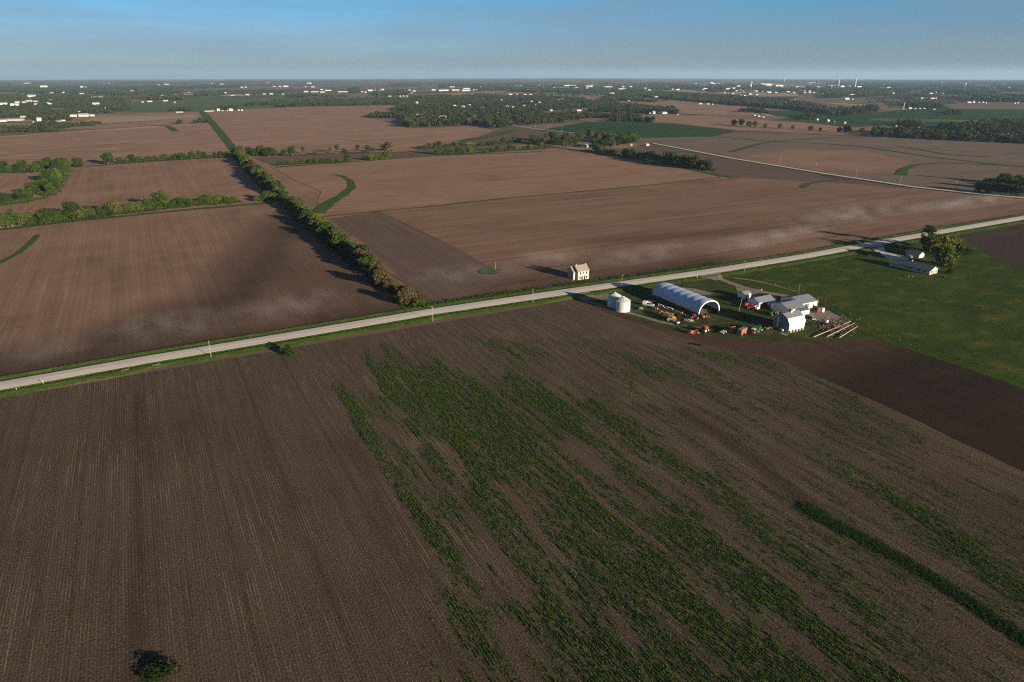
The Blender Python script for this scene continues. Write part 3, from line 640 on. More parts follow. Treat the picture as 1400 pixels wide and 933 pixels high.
def tree_row(pts, spacing, h, mix, kinds, group, where, width=2.0, hvar=0.25, count=None):
    P = [Vector(p) for p in PX(*pts)]; L = [(b-a).length for a, b in zip(P[:-1], P[1:])]; T = sum(L); k = count or max(2, int(T/spacing))
    for i in range(k):
        s = T*(i+0.5)/k + random.uniform(-.3, .3)*T/k; j = 0; s = min(max(s, 0), T-0.01)
        while s > L[j]: s -= L[j]; j += 1
        d = (P[j+1]-P[j]).normalized(); q = P[j]+d*s+Vector((-d.y, d.x))*random.uniform(-width, width)
        lf = pick(mix(i/k) if callable(mix) else mix); kd = pick(kinds)
        hh = (h(i/k) if callable(h) else h)*random.uniform(1-hvar, 1+hvar)*(0.75 if kd == 'bush' else 1)
        tree(q.x, q.y, hh, kd, lf, f'{KIND[kd]} {LOOK[lf]} tree, {ordn(i+1)} {where}', group)
def hm(t):   # the long hedgerow turns rusty towards the road
    if t < 0.12: return {'rust': 3, 'lime': 1, 'green': 1.5}
    if t < 0.42: return {'rust': 1.4, 'green': 3.5, 'lime': 1.5, 'olive': 1, 'dark': 1}
    return {'green': 5, 'dark': 1.5, 'lime': 1.5, 'olive': 1.2, 'rust': 0.3}
tree_row([(556, 412), (544, 404), (520, 386), (497, 366), (470, 344), (445, 324), (420, 304), (395, 282), (372, 261), (352, 241), (335, 225), (322, 213)], 8, lambda t: 12.0 if t < 0.5 else 13.5, hm,
         {'round': 4, 'wide': 2, 'tall': 1.5, 'bush': 2}, 'trees of the long diagonal hedgerow', 'from the road in the long hedgerow', width=3.2, count=92)
c = A(572, 419); tree(c[0], c[1], 7.0, 'bush', 'lime', 'low bright green bush at the road end of the long hedgerow', name='bush', sx=1.15)
c = A(553, 418); tree(c[0], c[1], 9.5, 'round', 'rust', 'rusty brown tree standing beside the bright green bush at the road', sx=0.95)
tree_row([(-30, 314), (0, 312), (60, 307), (100, 301), (150, 294), (200, 289), (250, 283), (300, 279), (325, 277)], 10, lambda t: 14.5 if t < .7 else 11, {'green': 5, 'rust': 1.0, 'lime': 1.5, 'dark': 1, 'olive': 1}, {'round': 3, 'wide': 3, 'bush': 3},
         'trees of the lower left hedge', 'from the west in the lower left hedge', width=4, count=38)
tree_row([(348, 276.5), (376, 273)], 9, 11, {'olive': 2, 'green': 2}, {'bush': 2, 'round': 1}, 'trees of the lower left hedge', 'in the stub beside the long hedgerow', count=4)
tree_row([(-30, 283), (0, 281), (35, 276), (60, 268), (72, 255), (82, 240), (85, 228)], 10, 16, {'green': 4, 'dark': 3, 'lime': 1}, {'round': 3, 'wide': 3}, 'trees of the left spinney', 'from the south in the left spinney', width=6, count=22)
tree_row([(-30, 238), (0, 237), (45, 236), (70, 231)], 10, 14, {'green': 4, 'dark': 2}, {'round': 3, 'wide': 2}, 'trees of the left spinney', 'on the north arm of the left spinney', width=4, count=12)
c = A(107, 229); tree(c[0], c[1], 15, 'wide', 'green', 'lone green tree between the left spinney and the dark round tree')
c = A(148, 225.5); tree(c[0], c[1], 19, 'round', 'dark', 'largest dark round tree standing in the thin upper left hedge')
tree_row([(160, 224), (175, 223), (215, 219.5), (250, 219), (285, 216.5), (312, 215.5)], 10, 13, {'green': 4, 'dark': 2, 'olive': 1}, {'bush': 3, 'round': 2}, 'trees of the upper left hedge', 'east of the large dark hedge tree', count=22)
tree_row([(326, 214), (340, 213), (356, 213.5), (370, 214), (402, 213.5)], 9, 15, {'green': 3, 'dark': 2}, {'round': 3, 'wide': 1}, 'trees along the two middle lanes', 'in the upper line beside the hedgerow', count=9)
for i, (px, py, h, k, lf) in enumerate([(415, 210.5, 9, 'tall', 'green'), (430, 211, 6, 'bush', 'olive'), (452, 209.5, 9, 'tall', 'lime'), (461, 209, 12, 'tall', 'green'), (471, 209, 8, 'bush', 'green'), (489, 208, 11, 'tall', 'green'), (503, 207.5, 10, 'round', 'green'), (512, 207, 6, 'bush', 'olive'), (530, 206.5, 14, 'wide', 'rust'), (524, 206.5, 10, 'round', 'rust')]):
    c = A(px, py); tree(c[0], c[1], h*1.25, k, lf, f'{KIND[k]} {LOOK[lf]} tree, {ordn(i+1)} from the west in the broken upper tree line', 'trees along the two middle lanes')
tree_row([(578, 204.5), (600, 203), (625, 201), (640, 200.5)], 9, 14.0, {'green': 3, 'olive': 2}, {'round': 2, 'bush': 2}, 'trees along the two middle lanes', 'in the upper row just past the tree line gap', count=9)
tree_row([(655, 200), (690, 197), (716, 195)], 9, 12.6, {'green': 3, 'olive': 2}, {'round': 2, 'bush': 2}, 'trees along the two middle lanes', 'in the upper row before the grove', count=8)
tree_row([(376, 226.5), (400, 225), (440, 223), (476, 221.5)], 9, 11.2, {'green': 3, 'lime': 1, 'olive': 1}, {'bush': 3, 'round': 1}, 'trees of the lower middle hedge', 'from the west in the lower middle hedge', count=12)
tree_row([(506, 220), (532, 218.5)], 9, 12.6, {'olive': 2, 'lime': 1}, {'bush': 3, 'round': 1}, 'trees of the lower middle hedge', 'in the lower middle clump', count=4)
tree_row([(600, 212.5), (630, 211), (645, 210.5)], 9, 14.0, {'green': 2, 'lime': 1}, {'round': 2, 'bush': 1}, 'trees of the lower middle hedge', 'in the hedge west of its dark gap', count=6)
tree_row([(662, 209.5), (700, 206.5), (735, 204), (750, 203)], 9, 13.3, {'green': 2, 'lime': 1}, {'round': 2, 'bush': 2}, 'trees of the lower middle hedge', 'in the hedge nearest the grove', count=11)
GROVE = PX((722, 201), (735, 191), (770, 189), (790, 188), (830, 186), (860, 190), (880, 196), (878, 198), (850, 200), (820, 205), (790, 207), (760, 202))
k = 0
while k < 46:
    px, py = random.uniform(722, 882), random.uniform(186, 207); c = A(px, py)
    if inpoly(np.array([c[0]]), np.array([c[1]]), GROVE)[0] and not (786 < px < 812 and py > 192):
        k += 1; lf = pick({'green': 3, 'dark': 2, 'lime': 1.4, 'olive': 2, 'rust': .5} if px > 790 else {'green': 2, 'dark': 3, 'olive': 2}); kd = pick({'round': 3, 'wide': 3, 'tall': 1})
        tree(c[0], c[1], random.uniform(14, 20), kd, lf, f'{ordn(k)} of the trees crowded in the grove, {LOOK[lf]} and {KIND[kd]}', 'trees of the grove by the side road')
tree_row([(812, 208), (850, 214), (880, 219), (910, 225), (940, 229.5), (972, 233.5)], 12, lambda t: 13 if t < .5 else 18, {'dark': 5, 'green': 1, 'rust': .3}, {'round': 3, 'wide': 3}, 'dark trees along the sloping lane', 'from the grove in the dark row', width=4, count=20)
for i, (px, py, h) in enumerate([(1003, 172, 13), (1013, 172.5, 16), (1024, 174, 13), (1032, 174, 12), (1046, 175.5, 10), (1066, 176, 11), (1084, 177.5, 10), (1108, 179.5, 11), (1121, 180, 8), (1147, 181.5, 11), (1156, 182, 14), (1161, 182.5, 12), (1178, 182.5, 11)]):
    c = A(px, py); lf = 'dark' if i in (1, 10, 11) else 'olive'; tree(c[0], c[1], h*1.25, 'round', lf, f'small {LOOK[lf]} field tree, {ordn(i+1)} from the west along the far fence line', 'scattered trees on the far fence line')
for i, (px, py, h, lf) in enumerate([(1338, 262, 15, 'dark'), (1352, 264, 17, 'green'), (1350, 257, 15, 'dark'), (1366, 266, 16, 'dark'), (1365, 258, 18, 'green'), (1380, 268, 17, 'dark'), (1380, 260, 18, 'olive'), (1395, 270, 16, 'dark'), (1396, 262, 19, 'green'), (1412, 270, 17, 'dark'), (1372, 251, 16, 'green'), (1390, 254, 17, 'dark'), (1408, 258, 18, 'dark'), (1430, 268, 17, 'dark'), (1425, 257, 17, 'green')]):
    c = A(px, py); tree(c[0], c[1], h*0.85, 'wide', lf, f'{LOOK[lf]} tree, {ordn(i+1)} counted from the west in the dark corner copse', 'trees of the corner copse')
# farmstead trees
FT = [(1281, 352, 17, 'wide', 'gold', 'broad golden green maple behind the ranch house'), (1302, 349, 16, 'round', 'gold', 'olive gold maple just east of the broad golden one'), (1291, 363, 16.5, 'round', 'lime', 'bright green tree rising over the ranch house gable'),
      (1266, 344, 13, 'tall', 'dark', 'dark shadowed tree between the pine and the golden maple'), (1322, 348, 6.5, 'bush', 'dark', 'low dark bush at the east end of the farmstead trees'), (1298, 374, 4.6, 'bush', 'dark', 'small dark shrub against the lit gable of the ranch house'),
      (1289, 381, 2.6, 'bush', 'lime', 'small bright green shrub on the lawn below the ranch house'), (1188, 351, 2.4, 'bush', 'olive', 'small round shrub beside the ranch driveway entrance'), (1239, 369, 3.4, 'thin', 'olive', 'thin young tree in front of the ranch house'),
      (1310, 352, 8, 'round', 'dark', 'dark tree tucked under the olive gold maple'), (1300, 366, 5, 'bush', 'rust', 'reddish bush beside the bright green tree')]
for px, py, h, k, lf, lb in FT: c = A(px, py); tree(c[0], c[1], h, k, lf, lb, name='shrub' if h < 7 else 'tree')
def pine(px, py, h, lb):
    c = A(px, py); t = empty('pine_tree', c[0], c[1], 20); b = MB(); b.cyl((0, 0, -.3), (.2, 0, h), .34, .08, 8)
    r = np.random.default_rng(5); P = []; T = []
    for i in range(64):
        z = h*(0.16+0.84*r.random()); an = r.random()*6.28; rr = (1.2+3.2*math.sin(min(1, (1-z/h)*1.8+.25)*1.5))*(.6+.6*r.random()); m = 60
        cx, cy = math.cos(an)*rr*.75, math.sin(an)*rr*.75; b.cyl((0.1, 0, z-.5), (cx, cy, z), .09, .03, 5)
        d = r.normal(size=(m, 3))*np.array([1.15, 1.15, .45])*.62; P.append(d+np.array([cx, cy, z])); T.append(np.full(m, r.random()))
    b.build('trunk', BARK, t); me = npmesh('crown', leaf_cards(np.concatenate(P), .6, r), 4, LM['conifer'], np.concatenate(T)); o = link(bpy.data.objects.new('crown', me)); o.parent = t
    tag(t, lb, 'pine tree')
pine(1266, 338, 15.5, 'tall ragged dark pine standing against the road')
for px, py, h, lf, lb in [(395, 486, 4.2, 'dark', 'dark bush beside the gravel road at the field corner'), (957, 473, 1.9, 'dark', 'tiny dark bush alone at the top of the stubble field')]:
    c = A(px, py); tree(c[0], c[1], h*(1.35 if px < 500 else 1), 'bush', lf, lb, name='bush', sx=1.3)
c = A(216, 920); tree(c[0], c[1], 2.1, 'bush', 'dark', 'large dark green thicket alone in the stubble at the near edge', name='bush', sx=4.0)
# ---- weeds between the stubble rows, tall grass on the banks
def in_view(X, Y, m=60):
    r = X*CS-Y*SN; f = X*SN+Y*CS; d = f*math.cos(PITCH)+H*math.sin(PITCH); u = f*math.sin(PITCH)-H*math.cos(PITCH)
    px = 700+FPX*r/d; py = 466.5-FPX*u/d; return (d > 1) & (px > -m) & (px < 1400+m) & (py < 933+m)
def tufts(name, X, Y, Z, size, leaf, n, seed, label, up=0.6):
    r = np.random.default_rng(seed); N = len(X); C = np.repeat(np.stack([X, Y, Z], 1), n, 0); s = np.repeat(size, n)
    az = r.random(N*n)*6.283; el = np.radians(15+65*r.random(N*n)); L = s*(.55+.6*r.random(N*n))
    d = np.stack([np.cos(az)*np.cos(el), np.sin(az)*np.cos(el), np.sin(el)*up/0.6], 1); side = np.stack([-np.sin(az), np.cos(az), 0*az], 1)
    B = C+d*L[:, None]*0.1; tip = C+d*L[:, None]; w = (L*0.28)[:, None]
    V = np.stack([B-side*w*.5, B+side*w*.5+d*L[:, None]*.25, tip], 1).reshape(-1, 3)
    me = npmesh(name, V, 3, LM[leaf], np.repeat(r.random(N), n)*.8+r.random(N*n)*.4)
    o = link(bpy.data.objects.new(name, me)); tag(o, label, name.replace('_', ' '), kind='stuff'); return o
def build_weeds():
    r = np.random.default_rng(3); N = 900000
    X = np.round(r.uniform(-120, 330, N)/0.76)*0.76+0.38+r.normal(size=N)*0.09; Y = r.uniform(20, 305, N)
    k = in_view(X, Y, 30) & (Y < 300); X, Y = X[k], Y[k]
    TLP = PX(*TL[1:]); k = ~inpoly(X, Y, PX(*(TL+[(1480, 300), (790, 300)]))); X, Y = X[k], Y[k]
    D = weed_density(X, Y); clump = fbm(X/0.9, Y/1.3, 3)
    k = r.random(len(X)) < D*1.3*np.clip((clump-0.30)*3.6, 0.05, 1); X, Y, D = X[k], Y[k], D[k]
    tufts('weeds', X, Y, 0*X, (0.34+0.22*r.random(len(X)))*(0.6+0.6*D), 'weed', 6, 4, 'green volunteer weeds growing in streaks between the stubble rows')
    # thin scatter over the left half
    N2 = 5000; X = r.uniform(-140, 120, N2); Y = r.uniform(90, 300, N2); k = in_view(X, Y, 0) & (fbm(X/7, Y/15) > .57); X, Y = X[k], Y[k]
    N3 = 9000; t = r.random(N3)
    G = [Vector(p) for p in GS]; seg = r.integers(0, len(G)-1, N3); P0 = np.array([[p.x, p.y] for p in G])
    Q = P0[seg]*(1-t[:, None])+P0[seg+1]*t[:, None]; Q += r.normal(size=(N3, 2))*np.array([1.15, .9])
    tufts('tall_grass', Q[:, 0], Q[:, 1], 0*t, (.28+.35*r.random(N3)), 'dark', 6, 9, 'dense dark green grass strip running down the wet hollow')
build_weeds()
def build_residue():
    r = np.random.default_rng(31); N = 520000
    X = r.uniform(-150, 320, N); row = r.random(N) < .6; X = np.where(row, np.round(X/0.76)*0.76+0.19+r.normal(size=N)*0.07, X); Y = r.uniform(20, 303, N)
    k = in_view(X, Y, 20) & ~inpoly(X, Y, PX(*(TL+[(1480, 300), (790, 300)]))); X, Y, row = X[k], Y[k], row[k]; Y = np.minimum(Y, 302)
    keep = np.where(row, np.clip((fbm(X/1.4+50, Y/22, 3)-.46)*7, .12, 1), np.clip((fbm(X/6+7, Y/8, 3)-.3)*2, .1, .8)); k = r.random(len(X)) < keep; X, Y, row = X[k], Y[k], row[k]
    top = np.array([road_n(x) for x in X])-11.5; k = Y < top; X, Y = X[k], Y[k]
    tufts('crop_residue', X, Y, 0*X+.02, .16+.16*r.random(len(X)), 'straw', 3, 32, 'pale broken corn stalks and leaves littering the stubble rows', up=.35)
build_residue()
def build_banks():
    r = np.random.default_rng(8); N = 52000; X = r.uniform(-150, 700, N); s = r.integers(0, 2, N); rn = np.array([road_n(x) for x in X])
    off = np.where(s == 0, -r.uniform(5.2, 12, N), r.uniform(5.4, 11.5, N)); keep = fbm(X/6, off/2+40) > .38
    prof = np.interp(off, [-12.2, -9.6, -8.2, -7.2, -6.4, -4.6, 4.6, 5.9, 6.8, 10, 11.4], [.02, .55, .75, .1, .08, .62, .62, .08, .06, .75, .02])
    keep &= in_view(X, rn+off, 30) & ~((X > 195) & (X < 215) & (off < 0)) & ~((X > 292) & (X < 308) & (off < 0))
    tufts('roadside_grass', X[keep], (rn+off)[keep], prof[keep], .32+.25*r.random(keep.sum()), 'sward', 5, 12, 'bright green grass covering both banks of the gravel road')
    N = 7000; X = r.uniform(118, 330, N); off = 9.5+np.abs(r.normal(size=N))*2.6; keep = (fbm(X/9, off/4+4) > .42)
    tufts('undergrowth', X[keep], np.array([road_n(x) for x in X[keep]])+off[keep], .05+0*X[keep], (.6+.9*r.random(keep.sum())), 'green', 7, 13, 'scrubby dark undergrowth on the far bank near the stone house')
    P = PX((322, 213), (370, 262), (420, 304), (470, 344), (520, 387), (560, 414), (574, 420)); N = 9000; seg = r.integers(0, len(P)-1, N); t = r.random(N)[:, None]; P0 = np.array(P)
    L = np.linalg.norm(P0[1:]-P0[:-1], axis=1); seg = r.choice(len(L), N, p=L/L.sum()); Q = P0[seg]*(1-t)+P0[seg+1]*t+r.normal(size=(N, 2))*3.2
    tufts('undergrowth', Q[:, 0], Q[:, 1], .3+0*Q[:, 0], 1.2+1.4*r.random(N), 'dark', 8, 14, 'mixed green undergrowth beneath the long diagonal hedgerow')
    for k_, (pts, w, s0) in enumerate([([(-30, 314), (0, 312), (60, 307), (100, 301), (150, 294), (200, 289), (250, 283), (300, 279), (325, 277)], 3.2, 2.6), ([(-30, 283), (0, 281), (35, 276), (60, 268), (72, 255), (82, 240), (85, 228)], 5, 3), ([(-30, 238), (0, 237), (45, 236), (70, 231)], 3, 2.6), ([(160, 224), (215, 220), (312, 215.5)], 2.6, 2.2), ([(322, 214), (402, 213.5), (540, 207)], 2.0, 1.8), ([(376, 226.5), (476, 221.5)], 2.4, 2.2), ([(575, 205), (716, 195)], 2.4, 2.2), ([(600, 212.5), (645, 210.5), (750, 203)], 2.6, 2.2), ([(800, 207), (880, 219), (975, 234)], 4, 3)]):
        P = np.array(PX(*pts)); L = np.linalg.norm(P[1:]-P[:-1], axis=1); N = int(L.sum()*9); seg = r.choice(len(L), N, p=L/L.sum()); t = r.random(N)[:, None]; Q = P[seg]*(1-t)+P[seg+1]*t+r.normal(size=(N, 2))*w
        q = fbm(Q[:, 0]/14+k_*9, Q[:, 1]/14) > (.36 if k_ not in (4, 3) else .5); Q = Q[q]; tufts('undergrowth', Q[:, 0], Q[:, 1], .3+0*Q[:, 0], s0*(.5+.6*r.random(len(Q))), 'green' if k_ < 8 else 'dark', 8, 30+k_, ['brushy undergrowth of the lower left hedge', 'brushy undergrowth inside the curved left spinney', 'brushy undergrowth of the north spinney arm', 'low brush of the upper left hedge', 'low brush along the broken upper tree line', 'low brush of the lower middle hedge', 'low brush of the row before the grove', 'low brush of the hedge nearest the grove', 'dark brush beneath the sloping dark tree row'][k_])
    c = A(672, 372.5); N = 1500; a = r.random(N)*6.28; q = np.sqrt(r.random(N)); tufts('tall_grass', c[0]+q*7*np.cos(a), c[1]+q*6*np.sin(a), .45+0*a, .8+.3*a/6, 'sward', 6, 15, 'round island of tall grass around a pole in the ploughed field')
    N = 30000; X = r.uniform(245, 620, N); Y = r.uniform(120, 318, N); k = in_view(X, Y, 0) & inpoly(X, Y, PX((980, 378), (1100, 361), (1185, 347), (1320, 328), (1345, 343), (1400, 368), (1480, 405), (1480, 566), (1400, 530), (1300, 495), (1200, 465), (1150, 440), (1100, 410))) & (fbm(X/8, Y/6, 4) > .5)
    tufts('pasture_grass', X[k], Y[k], .07+0*X[k], .35+.35*r.random(k.sum()), 'sward', 5, 16, 'tussocky dark green grass of the pasture east of the farmyard')
build_banks()
# ---- the farther woods, as one mass of crowns
HOUSES = []
def build_woods():
    r = np.random.default_rng(21); out = []
    WOODS = [([(-60, 166), (35, 160), (36, 168), (97, 167), (100, 159.5), (140, 156), (178, 153), (178, 140), (150, 133), (60, 131), (0, 130), (-60, 130)], .5, 9), ([(-60, 184), (50, 181), (80, 180), (78, 172), (55, 170), (45, 176), (-40, 178)], .8, 9),
      ([(80, 177), (138, 172), (138, 169), (85, 173)], .6, 7), ([(-60, 127), (160, 128), (330, 120), (330, 117), (100, 120), (-60, 120)], .2, 9), ([(160, 131), (250, 132), (250, 125), (160, 126)], .5, 9), ([(205, 139), (250, 138), (250, 132), (205, 132)], .45, 9),
      ([(266, 131), (300, 131), (290, 128), (268, 128)], .7, 8), ([(235, 152.5), (265, 152), (262, 149.5), (237, 150)], .8, 10), ([(335, 145.5), (400, 144), (400, 141), (340, 142.5)], .5, 8), ([(378, 147), (400, 146.5), (545, 144), (560, 138), (500, 138), (430, 139.5), (385, 143)], .85, 10),
      ([(300, 150.5), (326, 150.5), (324, 147.5), (302, 148)], .8, 9), ([(266, 169), (288, 168), (288, 165), (275, 165)], .9, 8), ([(242, 170.5), (249, 170.5), (249, 169), (243, 169)], .9, 8), ([(535, 152.5), (600, 152), (600, 145), (545, 147.5)], .95, 11), ([(505, 162), (560, 162.5), (558, 157), (507, 158)], .95, 10),
      ([(553, 175), (600, 173.5), (650, 171), (660, 167), (655, 160), (610, 157), (575, 159), (553, 163)], .9, 12), ([(655, 172), (670, 177), (693, 174), (700, 168), (690, 163), (655, 163)], .95, 12),
      ([(700, 173), (800, 166), (896, 168.5), (892, 163), (860, 159), (800, 158), (700, 160), (655, 163)], .62, 10), ([(560, 157), (600, 156), (700, 158.5), (800, 156), (790, 152), (800, 136), (780, 134.5), (700, 132), (600, 132), (565, 134), (556, 145), (556, 152)], .48, 10),
      ([(800, 154), (892, 155), (892, 148), (800, 140)], .8, 11), ([(893, 156), (928, 156), (924, 150), (895, 150)], .95, 12), ([(820, 138), (880, 139), (872, 132.5), (832, 131)], .85, 11), ([(843, 130), (1000, 144), (1090, 151), (1128, 155), (1130, 149), (1080, 140), (1000, 133), (900, 127)], .9, 12),
      ([(1096, 164), (1115, 164), (1112, 158), (1098, 159)], .9, 10), ([(1010, 154), (1050, 156), (1040, 151), (1012, 151)], .5, 9), ([(1190, 187.5), (1300, 193), (1400, 197.5), (1480, 201), (1480, 190), (1300, 186), (1240, 181.5), (1195, 180)], .95, 11), ([(1325, 184.5), (1480, 188), (1480, 168), (1390, 168), (1320, 174), (1282, 178), (1290, 181)], .85, 12),
      ([(1280, 178), (1340, 176), (1330, 172), (1280, 174)], .5, 11), ([(1140, 162), (1200, 153), (1200, 146), (1150, 150), (1128, 152)], .5, 12), ([(1222, 174), (1262, 176), (1260, 169), (1224, 169)], .45, 11), ([(1330, 140), (1480, 141), (1480, 132), (1330, 133)], .85, 11), ([(1235, 148), (1287, 148.5), (1285, 143), (1240, 142)], .7, 10),
      ([(1130, 135), (1200, 133), (1205, 127), (1128, 129)], .65, 10), ([(1290, 158), (1315, 158), (1312, 154), (1292, 154)], .5, 9), ([(655, 124.5), (693, 124), (690, 119), (662, 120)], .85, 9), ([(700, 126), (800, 128), (880, 126.5), (880, 122), (700, 121.5)], .55, 9), ([(397, 134), (421, 134), (418, 131), (400, 131)], .9, 9),
      ([(480, 127), (492, 126), (490, 121), (480, 122)], .9, 9), ([(510, 131), (557, 131), (555, 125), (515, 126)], .6, 9), ([(530, 119), (575, 119), (570, 116.5), (532, 117)], .7, 9), ([(600, 121), (1130, 128), (1130, 121), (900, 114), (700, 110.5), (600, 112)], .14, 9), ([(1130, 130), (1480, 132), (1480, 113), (1130, 113)], .2, 9), ([(-60, 118), (600, 114), (600, 110.8), (-60, 113)], .06, 9), ([(1040, 114), (1480, 113), (1480, 110.2), (1040, 110.5)], .5, 9), ([(60, 126), (175, 131), (175, 128), (60, 123)], .5, 9)]
    def emit(X, Y, h, nq):
        if len(X):
            keep = np.ones(len(X), bool)
            for hx, hy, hw in HOUSES:
                near = (np.abs(X-hx) < 400) & (np.abs(Y-hy) < 400)
                if near.any():
                    d = math.hypot(hx, hy); ux, uy = hx/d, hy/d; al = (X-hx)*ux+(Y-hy)*uy; ac = (X-hx)*uy-(Y-hy)*ux
                    keep &= ~(near & (np.abs(ac) < hw*.55+4) & (al < hw*.4+6) & (al > -min(60+d*.05, 260)))
            X, Y = X[keep], Y[keep]
        n = len(X)
        if not n: return
        hh = h*(.55+.85*r.random(n)**1.5); d = r.normal(size=(n, nq, 3)); d /= np.linalg.norm(d, axis=2, keepdims=True); d *= (.55+.45*r.random((n, nq, 1)))
        C = np.stack([X, Y, -(X*X+Y*Y)/(2*RE)+hh*.52], 1)[:, None, :]+d*np.stack([hh*.5, hh*.5, hh*.47], 1)[:, None, :]
        tone = np.repeat(r.random(n)*.9, nq)+r.random(n*nq)*.3
        out.append((leaf_cards(C.reshape(-1, 3), np.repeat(hh*.34*(40/nq)**.5, nq), r), tone))
    for P, dens, h in WOODS:
        Q = []
        for a, b in zip(P, P[1:]+P[:1]):
            for j in range(6): Q.append(A(a[0]+(b[0]-a[0])*j/6, a[1]+(b[1]-a[1])*j/6))
        X0, X1 = min(p[0] for p in Q), max(p[0] for p in Q); Y0, Y1 = min(p[1] for p in Q), max(p[1] for p in Q)
        far = np.median([dist(p) for p in Q]); sp = h*.95 if far < 4200 else h*1.3; hh = h if far < 4200 else h*1.5
        cnt = min(int((X1-X0)*(Y1-Y0)/sp**2), 900000)
        X = r.uniform(X0, X1, cnt); Y = r.uniform(Y0, Y1, cnt); k = inpoly(X, Y, Q); X, Y = X[k], Y[k]
        nn = fbm(X/70+5, Y/60, 4) if far < 4200 else fbm(X/240, Y/130, 4)
        if dens < .8: k = nn < np.quantile(nn, dens) if len(nn) else k; X, Y = X[k], Y[k]
        if len(X) > 30000: q = r.choice(len(X), 30000, replace=False); X, Y = X[q], Y[q]; hh *= 1.15
        emit(X, Y, hh, 40 if far < 3000 else (22 if far < 4500 else 10))
    # far hedges on the section grid
    for _ in range(190):
        px, py = random.uniform(-60, 1460), 110+random.random()**1.5*32; c = A(px, py); L = random.uniform(150, 900)
        if 130 < py < 154 and 180 < px < 300: continue
        t = np.arange(0, L, 11.); ew = random.random() < .8
        X = c[0]+(t if ew else 0*t)+r.normal(size=len(t))*3; Y = c[1]+(0*t if ew else t*.5)+r.normal(size=len(t))*3; k = fbm(X/60, Y/60) > .38
        emit(X[k], Y[k], 9 if py > 118 else 13, 10)
    V = np.concatenate([a for a, b in out]); T = np.concatenate([b for a, b in out]); print('woods quads', len(T))
    o = link(bpy.data.objects.new('woodland', npmesh('woodland', V, 4, LM['wood'], T))); tag(o, 'dark green woods and hedges massed across the distant farmland', 'woodland', kind='stuff')
print('trees', len(TREES))
# ================================================================ BUILDINGS OF THE FARM
WHITE = mat('white_painted_metal', (0.78, 0.78, 0.76), rough=0.5, spec=0.4, var=0.06, vscale=0.6)
ROOFG = mat('grey_galvanised_roof', (0.16, 0.175, 0.195), rough=0.6, spec=0.4, var=0.18, vscale=0.7)
ROOFD = mat('weathered_dark_roof', (0.12, 0.13, 0.14), rough=0.7, var=0.25, vscale=0.8)
ROOFT = mat('pale_wood_shingle_roof', (0.25, 0.215, 0.18), rough=0.9, var=0.3, vscale=2.5, bump=0.03, bscale=9)
GLASS = mat('dark_window_glass', (0.02, 0.025, 0.03), rough=0.15, spec=0.6)
CREAM = mat('cream_limestone', (0.45, 0.405, 0.33), rough=0.9, var=0.2, vscale=2.5, bump=0.04, bscale=5)
STONE = mat('reddish_foundation_stone', (0.36, 0.27, 0.21), rough=0.95, var=0.5, vscale=1.3, bump=0.12, bscale=3)
STEEL = mat('corrugated_bin_steel', (0.60, 0.61, 0.60), rough=0.42, spec=0.5, metal=0.35, var=0.1, vscale=1.0)
DARKIN = mat('black_doorway', (0.02, 0.02, 0.022), rough=0.9)
WOODG = mat('weathered_pole_wood', (0.27, 0.23, 0.17), rough=0.9, var=0.25, vscale=0.8)
CONC = mat('old_concrete', (0.40, 0.38, 0.34), rough=0.9, var=0.2, vscale=1)
FABRIC = mat('white_tarpaulin', (0.38, 0.47, 0.62), rough=0.6, spec=0.3, var=0.05, vscale=0.4)
SKIRT = mat('dark_side_boards', (0.06, 0.055, 0.05), rough=0.9, var=0.3, vscale=0.7)
BRICK = mat('brown_siding', (0.24, 0.15, 0.10), rough=0.9, var=0.25, vscale=1.5)
def gable_prof(w, he, hr): return [(0, 0), (w, 0), (w, he), (w/2, hr), (0, he)]
def windows(parent, rects, y, wallside=-1, frame=None, axis='x', name='window'):
    """rects: (centre, bottom, width, height) on a wall standing at y"""
    for c, z, w, h in rects:
        d = wallside*0.03; b = MB()
        if axis == 'x':
            b.box(c-w/2-.08, c+w/2+.08, min(y, y+d*1.5), max(y, y+d*1.5), z-.08, z+h+.08); f = b.build(name, frame or CREAM, parent)
            MB().box(c-w/2, c+w/2, min(y, y+d*2.6), max(y, y+d*2.6), z, z+h).build('pane', GLASS, f)
        else:
            b.box(min(y, y+d*1.5), max(y, y+d*1.5), c-w/2-.08, c+w/2+.08, z-.08, z+h+.08); f = b.build(name, frame or CREAM, parent)
            MB().box(min(y, y+d*2.6), max(y, y+d*2.6), c-w/2, c+w/2, z, z+h).build('pane', GLASS, f)
# --- stone farmhouse across the road (local x east, y north, origin at SW corner)
o = A(790, 384); H0 = empty('stone_house', o[0], o[1], z=0.05)
MB().prism([(0, -.2), (7.2, -.2), (7.2, 5.7), (3.6, 8.4), (0, 5.7)], 0, 7.9).build('wall', CREAM, H0)
rf = MB().sheet([(-.35, 5.42), (3.6, 8.42), (7.55, 5.42)], -.3, 8.2, .16).build('roof', ROOFT, H0)
MB().box(7.0, 7.7, 3.3, 4.0, 7.9, 9.3).build('chimney', STONE, rf); MB().box(0.3, 1.0, 3.3, 4.1, 7.9, 9.4).build('chimney', STONE, rf)
MB().prism([(2.2, -.2), (8.6, -.2), (8.6, 4.9), (5.4, 7.6), (2.2, 4.9)], -1.9, -0.01).build('side_wing', CREAM, H0)
MB().sheet([(1.9, 4.68), (5.4, 7.64), (8.9, 4.68)], -2.2, .05, .15).build('wing_roof', ROOFT, H0)
windows(H0, [(1.8, 3.6, .9, 1.4), (3.9, 3.8, .6, 1.1), (6.1, 3.6, .9, 1.4), (1.5, .8, .9, 1.5), (6.3, .8, .9, 1.5)], 0)
